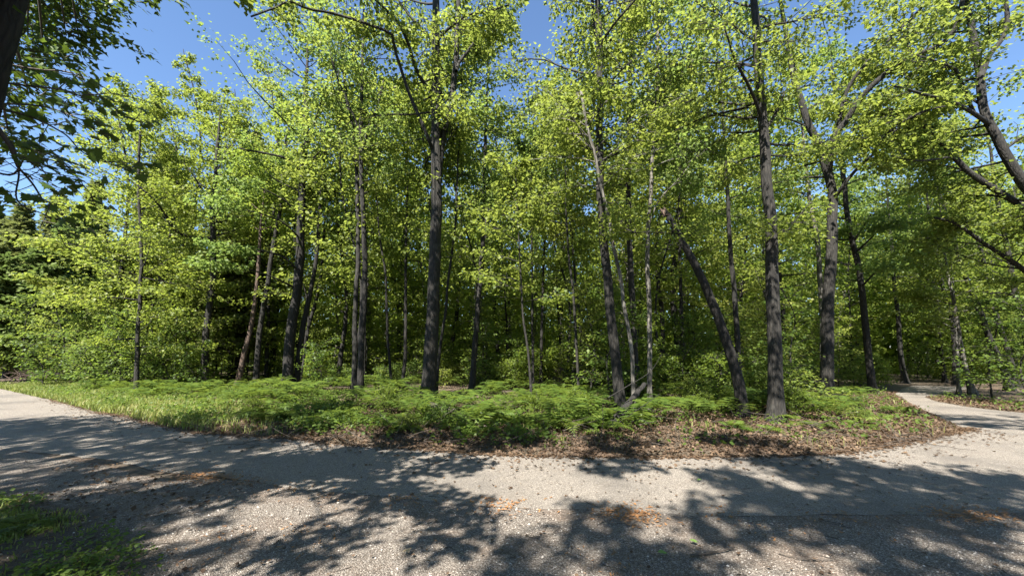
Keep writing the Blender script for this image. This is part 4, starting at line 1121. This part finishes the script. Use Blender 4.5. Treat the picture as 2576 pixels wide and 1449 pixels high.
def scatter(n, fn, lo=(-32, 5.5), hi=(26, 34)):
    X = rng.uniform(lo[0], hi[0], n); Y = rng.uniform(lo[1], hi[1], n)
    ok = (np.abs(X / Y) < 1.45) & (rng.random(n) < fn(X, Y))
    return X[ok], Y[ok]
def fern_carpet():
    def dens(X, Y):
        d = wood_side(X, Y); px = CX + X / Y * FP
        a = np.clip((d - 1.3) / .8, 0, 1) * np.clip((14 - d) / 6, 0, 1)
        a = a * np.where(px > 1950, .35, 1) * np.where(px < 120, .5, 1) * np.where((px > 1500) & (px <= 1950), .7, 1)
        return a * np.clip(.42 + .95 * wav(X, Y, 3., 1.0), 0.02, 1) * np.clip(14 / Y, .3, 1)
    X, Y = scatter(6400, dens)
    mb = MB(); Z = height(X, Y) + rng.uniform(-.02, .3, len(X))
    for j in range(5):
        for q, (V, F) in enumerate(SF):
            sel = (np.arange(len(X)) + j) % 2 == q
            x, y, z = X[sel], Y[sel], Z[sel]; n = len(x)
            az = j * 1.257 + rng.uniform(-.5, .5, n) + x * 3; sc = rng.uniform(.55, 1.3, n)
            ca, sa = np.cos(az), np.sin(az)
            vx = V[None, :, 0] * ca[:, None] - V[None, :, 1] * sa[:, None]; vy = V[None, :, 0] * sa[:, None] + V[None, :, 1] * ca[:, None]
            v = np.stack([x[:, None] + vx * sc[:, None], y[:, None] + vy * sc[:, None], z[:, None] + V[None, :, 2] * sc[:, None]], -1)
            f = F[None] + (np.arange(n) * len(V))[:, None, None]
            mb.add(v.reshape(-1, 3), t=f.reshape(-1, 3))
    print('ferns', len(X))
    o = link('fern_carpet', mb.mesh('fern_carpet'), M['fern'], kind='stuff'); o['label'] = 'carpet of bracken ferns under the trees'; o['category'] = 'ferns'
fern_carpet()

# ------------------------------------------------------------------ low weeds, grass, litter, stones
def weeds():
    def dens(X, Y):
        d = wood_side(X, Y); px = CX + X / Y * FP
        return ((d > .25) & (d < 7)) * np.clip(.35 + .7 * wav(X, Y, 7., 1.3), 0, 1) * np.where(px > 1650, .2, .95) * np.clip(d / .6, .3, 1)
    X, Y = scatter(46000, dens, (-24, 6), (19, 20))
    mb = MB(); Z = height(X, Y)
    for k in range(6):
        n = len(X)
        pos = np.stack([X + rng.normal(0, .07, n), Y + rng.normal(0, .07, n), Z + rng.uniform(.02, .26, n)], -1)
        leaves_geo(mb, pos, rng.uniform(0, 6.28, n), rng.uniform(.05, .11, n), KITE, .4, .1)
    X, Y = scatter(42000, lambda x, y: ~in_poly(x, y) * np.clip(-(x + 2.1 + .0065 * y ** 4) / 1.2, 0, 1) * np.clip(.2 + .9 * wav(x, y, 10., 1.4), 0, 1), (-9, 1.8), (-1.5, 6.2))
    for k in range(4):
        n = len(X)
        leaves_geo(mb, np.stack([X + rng.normal(0, .05, n), Y + rng.normal(0, .05, n), rng.uniform(.01, .09, n)], -1), rng.uniform(0, 6.28, n), rng.uniform(.02, .055, n), KITE, .35, .1)
    o = link('weeds', mb.mesh('weeds'), M['leaf_shrub'], kind='stuff'); o['label'] = 'low broad-leaved weeds along the edge of the wood'; o['category'] = 'weeds'
weeds()
def grass_obj(name, X, Y, h, label, dry=.0):
    n = len(X); Z = np.where(wood_side(X, Y) > 0, height(X, Y), 0)
    az = rng.uniform(0, 6.28, n); hh = h * rng.uniform(.4, 1.2, n); ln = rng.uniform(.1, .8, n)
    w = rng.uniform(.003, .006, n) * (1 + Y / 9)
    cx_, sy = np.cos(az), np.sin(az)
    b = np.stack([X, Y, Z], -1); s = np.stack([-sy * w, cx_ * w, 0 * w], -1)
    m = b + np.stack([cx_ * ln * hh * .3, sy * ln * hh * .3, hh * .6], -1); t = b + np.stack([cx_ * ln * hh, sy * ln * hh, hh * (1 - .35 * ln)], -1)
    v = np.stack([b - s, b + s, m + s * .7, m - s * .7, t], 1)
    f = np.array([(0, 1, 2), (0, 2, 3), (3, 2, 4)])[None] + (np.arange(n) * 5)[:, None, None]
    mb = MB(); mb.add(v.reshape(-1, 3), t=f.reshape(-1, 3))
    o = link(name, mb.mesh(name), M['grass'], kind='stuff'); o['label'] = label; o['category'] = 'grass'
def g1(X, Y):
    d = wood_side(X, Y); px = CX + X / Y * FP
    return ((d > .02) & (d < 3.2)) * np.clip((760 - px) / 400, 0, 1) * np.clip(.75 + .5 * wav(X, Y, 8., 1.5), .1, 1) * np.clip((3.4 - d) / 1.5, 0, 1)
X, Y = scatter(260000, g1, (-32, 8.5), (-5, 24)); grass_obj('verge_grass', X, Y, .25, 'sunlit grass on the verge left of the ferns'); print('grass', len(X))
def g2(X, Y):
    px = CX + X / Y * FP
    lf = -(X + 2.2 + .0065 * Y ** 4)
    return np.clip(lf / 1.6, 0, 1) * np.clip(.12 + 1.0 * wav(X, Y, 9., 1.9), .03, 1) * ~in_poly(X, Y)
X, Y = scatter(330000, g2, (-9, 1.8), (-1.8, 7)); grass_obj('shaded_grass', X, Y, .06, 'short shaded grass at the bottom left')
def g3(X, Y):
    d = wood_side(X, Y); px = CX + X / Y * FP
    return ((d > .05) & (d < 2.5)) * (px > 1000) * np.clip(.05 + .35 * wav(X, Y, 6., 1.1), 0, 1) * .5
X, Y = scatter(45000, g3, (-4, 6), (18, 17)); grass_obj('tuft_grass', X, Y, .2, 'thin grass tufts along the litter bank')

def litter():
    def dens(X, Y):
        d = wood_side(X, Y)
        return np.clip((d + .0) / .05, 0, 1) * (d > 0) * np.clip((7 - d) / 5, .12, 1) * np.clip(10 / Y, .2, 1)
    X, Y = scatter(250000, dens, (-20, 6), (19, 20))
    mb = MB(); Z = height(X, Y)
    n = len(X)
    leaves_geo(mb, np.stack([X, Y, Z + rng.uniform(.004, .05, n)], -1), rng.uniform(0, 6.28, n), rng.uniform(.03, .085, n), KITE, .45, .0)
    # strays on the lane and the shoulder, thicker along the edges
    m = 5200
    ex = np.array(far_edge[3:-4]); 
    k = rng.integers(0, len(ex) - 1, m); u = rng.random(m)[:, None]
    p = ex[k] * (1 - u) + ex[k + 1] * u + np.stack([rng.normal(0, .12, m), -np.abs(rng.normal(0, .10, m)) * rng.choice([.5, 1, 1, 5], m)], -1)
    leaves_geo(mb, np.stack([p[:, 0], p[:, 1], np.full(m, .02)], -1), rng.uniform(0, 6.28, m), rng.uniform(.03, .08, m), KITE, .2, .0)
    m = 1100
    X = rng.uniform(-7, 9, m); Y = rng.uniform(2.2, 6.5, m)
    leaves_geo(mb, np.stack([X, Y, np.full(m, .022)], -1), rng.uniform(0, 6.28, m), rng.uniform(.02, .05, m), KITE, .2, .0)
    m = 2600
    X = rng.uniform(-8, -2.2, m); Y = rng.uniform(1.9, 6.5, m)
    ok = (wav(X, Y, 12., 1.2) > -.05) & (Y < 6.4 + .42 * (X + 4.5) * -1)
    X, Y = X[ok], Y[ok]; ok = ~in_poly(X, Y); X, Y = X[ok], Y[ok]; m = len(X)
    leaves_geo(mb, np.stack([X, Y, np.full(m, .022)], -1), rng.uniform(0, 6.28, m), rng.uniform(.025, .07, m), KITE, .3, .0)
    o = link('leaf_litter', mb.mesh('leaf_litter'), M['dead_leaf'], kind='stuff'); o['label'] = 'dry brown fallen leaves'; o['category'] = 'leaves'
    # orange-brown needles gathered along the edge of the asphalt
    mb = MB(); ex = np.array(near_edge[5:])
    m = 9000
    k = rng.integers(0, len(ex) - 1, m); u = rng.random(m)[:, None]
    p = ex[k] * (1 - u) + ex[k + 1] * u
    p = p + np.stack([rng.normal(0, .1, m), rng.normal(0, .13, m) + .05 * wav(p[:, 0], p[:, 1], 2., 2.)], -1)
    keep = rng.random(m) < np.clip(.0 + .9 * wav(p[:, 0], p[:, 1] * 0, 4., 1.6), .02, 1); p = p[keep]; m = len(p)
    leaves_geo(mb, np.stack([p[:, 0], p[:, 1], np.full(m, .017)], -1), rng.uniform(0, 6.28, m), rng.uniform(.02, .05, m), NEEDLE, .15, .0)
    m = 7000
    X = rng.uniform(-3, 8, m); Y = rng.uniform(2.3, 4.6, m)
    ok = (wav(X, Y, 15., 1.7) > .38) & (rng.random(m) < .4); X, Y = X[ok], Y[ok]; m = len(X)
    leaves_geo(mb, np.stack([X, Y, np.full(m, .017)], -1), rng.uniform(0, 6.28, m), rng.uniform(.015, .04, m), NEEDLE, .15, .0)
    o = link('needle_litter', mb.mesh('needle_litter'), M['dead_needle'], kind='stuff'); o['label'] = 'orange-brown needles gathered along the asphalt edge'; o['category'] = 'needles'
litter()
def stones():
    n = 75000
    Y = 2.1 + 3.6 * rng.random(n) ** 1.15; X = rng.uniform(-1.5, 1.5, n) * Y
    gp = np.array(gravel_poly)
    lf = X + 2.4 + .0065 * Y ** 4 + .8 * wav(X, Y, 21., 1.5)
    ok = in_poly(X, Y, gp) & (rng.random(n) < np.clip(.5 + lf / 1.2, .03, 1)) & (rng.random(n) < np.clip(.75 + .6 * wav(X, Y, 17., 1.1), .12, 1))
    dn = dist_line(X, Y, near_edge)
    ok &= ~(in_poly(X, Y) & (rng.random(n) > .75 * np.exp(-dn / .22)))
    X, Y = X[ok], Y[ok]; n = len(X)
    T = np.array([(1, 0, 0), (0, 1, 0), (-1, 0, 0), (0, -1, 0), (.15, .1, .75), (0, 0, -.4)])
    F = np.array([(0, 1, 4), (1, 2, 4), (2, 3, 4), (3, 0, 4)])
    s = .0025 + .0055 * rng.random(n) ** 1.8 + .008 * (rng.random(n) < .03)
    az = rng.uniform(0, 6.28, n); ca, sa = np.cos(az), np.sin(az)
    t = T[None] * (1 + rng.normal(0, .22, (n, 6, 3)))
    vx = (t[..., 0] * ca[:, None] - t[..., 1] * sa[:, None]) * s[:, None]; vy = (t[..., 0] * sa[:, None] + t[..., 1] * ca[:, None]) * s[:, None] * .8
    v = np.stack([X[:, None] + vx, Y[:, None] + vy, .001 + np.maximum(-.004, t[..., 2] * s[:, None])], -1)
    mb = MB(); mb.add(v.reshape(-1, 3), t=(F[None] + (np.arange(n) * 6)[:, None, None]).reshape(-1, 3))
    o = link('gravel', mb.mesh('gravel', True), M['stone'], kind='stuff'); o['label'] = 'loose pale stones on the shoulder'; o['category'] = 'gravel'
    print('stones', n)
stones()

def sticks():
    mb = MB()
    for k in range(420):
        if k < 200:
            Y = rng.uniform(2.2, 6.2); X = rng.uniform(-1.2, 1.3) * Y; z = .006
        else:
            px = rng.uniform(500, 2350); Y = G(px, 1130)[1] + abs(rng.normal(0, 1.2)); X = (px - CX) / FP * Y; z = gz(X, Y) + .02 + abs(rng.normal(0, .12)) * (k % 3 == 0)
        L = rng.uniform(.05, .22) if k < 200 else rng.uniform(.2, .9)
        br = branch_path(rng, (X, Y, z), rng.uniform(0, 6.28), 0 if k < 200 else abs(rng.normal(0, .35)), L, 4, 0, 0)
        br[:, 2] = np.maximum(br[:, 2], z) if k >= 200 else z + rng.normal(0, .002, len(br))
        mb.tube(br, np.linspace(.0035, .0015, 5) * (1 if k < 200 else 2.0), 4, cap=False)
    o = link('stick_litter', mb.mesh('stick_litter'), M['wood'], kind='stuff'); o['label'] = 'small broken sticks strewn over gravel and verge'; o['category'] = 'sticks'
sticks()
# ------------------------------------------------------------------ fallen wood and small things
def log(name, label, cat, path, r0, r1, sides=10, mat='wood', stubs=()):
    path = np.asarray(path, float); base = path[0].copy()
    T = thing(name, label, cat, tuple(base))
    q, s = smooth_path(path - base, .15)
    q = q + np.stack([rng.normal(0, r0 * .08, len(s)) for _ in range(3)], -1)
    mb = MB(); mb.tube(q, r0 + (r1 - r0) * s, sides, .08)
    link('trunk' if r0 > .04 else 'stem', mb.mesh('log', True), M[mat], T)
    for st in stubs:
        st = np.asarray(st, float) - base; z, zs = smooth_path(st, .12)
        mb = MB(); mb.tube(z, .014 - .010 * zs, 5)
        link('branch', mb.mesh('branch', True), M[mat], T)
    return T
a, b = G(1121, 1060), G(1238, 1098)
log('fallen_log', 'fallen bare log slanting down to the verge in front of the ferns', 'log', [(a[0] - .5, a[1] + .3, .42), (a[0], a[1], .36), ((a[0] + b[0]) / 2, (a[1] + b[1]) / 2, .25), (b[0], b[1], .10)], .075, .055)
log('broken_trunk', 'rotten broken trunk propped aslant before the tall black trunk', 'log', [W(1522, 1102, 8.6), W(1545, 1060, 9.0), W(1590, 1005, 9.5), W(1622, 965, 9.9)], .11, .055, 12, 'bark_dark',
    stubs=[[W(1540, 1075, 8.9), W(1590, 1040, 8.6), W(1640, 1005, 8.5), W(1660, 990, 8.5)], [W(1530, 1000, 9.0), W(1580, 970, 9.1), W(1640, 930, 9.2), W(1665, 890, 9.2)], [W(1590, 1060, 8.6), W(1620, 1055, 8.3), W(1645, 1095, 8.2)], [W(1560, 1045, 9.0), W(1575, 1090, 8.5), W(1580, 1120, 8.2)]])
g1_, g2_, g3_ = G(1738, 1402), G(1800, 1396), G(1848, 1384)
log('fallen_twig', 'long crooked twig lying on the gravel shoulder', 'twig', [(g1_[0], g1_[1], .02), (g2_[0], g2_[1], .028), (g3_[0], g3_[1], .03)], .010, .006, 6)
g1_, g2_, g3_ = G(1330, 1356), G(1380, 1350), G(1405, 1335)
log('fallen_twig', 'short thin twig on the gravel in the middle', 'twig', [(g1_[0], g1_[1], .016), (g2_[0], g2_[1], .02), (g3_[0], g3_[1], .02)], .005, .003, 5)
g1_, g2_, g3_ = G(1960, 1395), G(2010, 1410), G(2100, 1412)
log('fallen_twig', 'curved dark twig on the gravel at the lower right', 'twig', [(g1_[0], g1_[1], .016), (g2_[0], g2_[1], .02), (g3_[0], g3_[1], .02)], .006, .004, 5)
lm = maple_leaf_mesh(); lm.materials.append(plain('tan_leaf', (.26, .2, .12)))
lm2 = lm.copy(); lm2.materials.clear(); lm2.materials.append(plain('green_leaf', (.12, .2, .04)))
for px, py, s, me, lab in [(1022, 1392, .075, lm, 'pale tan leaf lying on the gravel'), (1755, 1212, .06, lm2, 'small green leaf dropped on the lane'), (1745, 1372, .06, lm2, 'green leaf lying in the shade on the gravel'), (1668, 1402, .07, lm2, 'green leaf by the crooked twig')]:
    g = G(px, py); o = link('fallen_leaf', me); o.location = (g[0], g[1], .04); o.rotation_euler = (.1, -.1, random.uniform(0, 6)); o.scale = (s,) * 3; o['label'] = lab; o['category'] = 'leaf'; o['group'] = 'leaves dropped on the shoulder'
# brush pile at the far left
def brush():
    c = W(70, 925, 23.5)
    T = thing('brush_pile', 'heap of dead brown branches under the shrubs at the far left', 'brush pile', (c[0], c[1], gz(c[0], c[1])))
    mb = MB()
    for k in range(70):
        p = np.array((rng.normal(0, 1.6), rng.normal(0, .5), rng.uniform(0, .7)))
        br = branch_path(rng, p, rng.uniform(0, 6.28), rng.normal(.25, .3), rng.uniform(.6, 1.6), 4)
        mb.tube(br, np.linspace(.025, .006, 5), 4, cap=False)
    link('branches', mb.mesh('branches'), M['bark_red'], T, kind='stuff')
brush()
# tell alike neighbours apart by their order from the left
by_label = {}
for o in bpy.data.objects:
    if o.parent is None and 'label' in o.keys() and 'category' in o.keys(): by_label.setdefault(o['label'], []).append(o)
ORD = ['leftmost', 'second-from-left', 'third-from-left', 'fourth-from-left', 'fifth-from-left', 'sixth-from-left', 'seventh-from-left', 'eighth-from-left', 'ninth-from-left', 'tenth-from-left', 'eleventh-from-left', 'twelfth-from-left',
       'thirteenth-from-left', 'fourteenth-from-left', 'fifteenth-from-left', 'sixteenth-from-left']
for lab, os_ in by_label.items():
    if len(os_) < 2 or 'outside the picture' in lab: continue
    os_.sort(key=lambda o: o.location.x / max(.5, o.location.y))
    for i, o in enumerate(os_):
        o['label'] = lab + ', ' + ('rightmost' if i == len(os_) - 1 else ORD[min(i, len(ORD) - 1)])
tot = sum(sum(len(p.vertices) - 2 for p in me.polygons) for me in bpy.data.meshes if len(me.polygons) < 2000) + sum(len(me.loops) - 2 * len(me.polygons) for me in bpy.data.meshes if len(me.polygons) >= 2000)
print('triangles', tot, 'objects', len(bpy.data.objects))
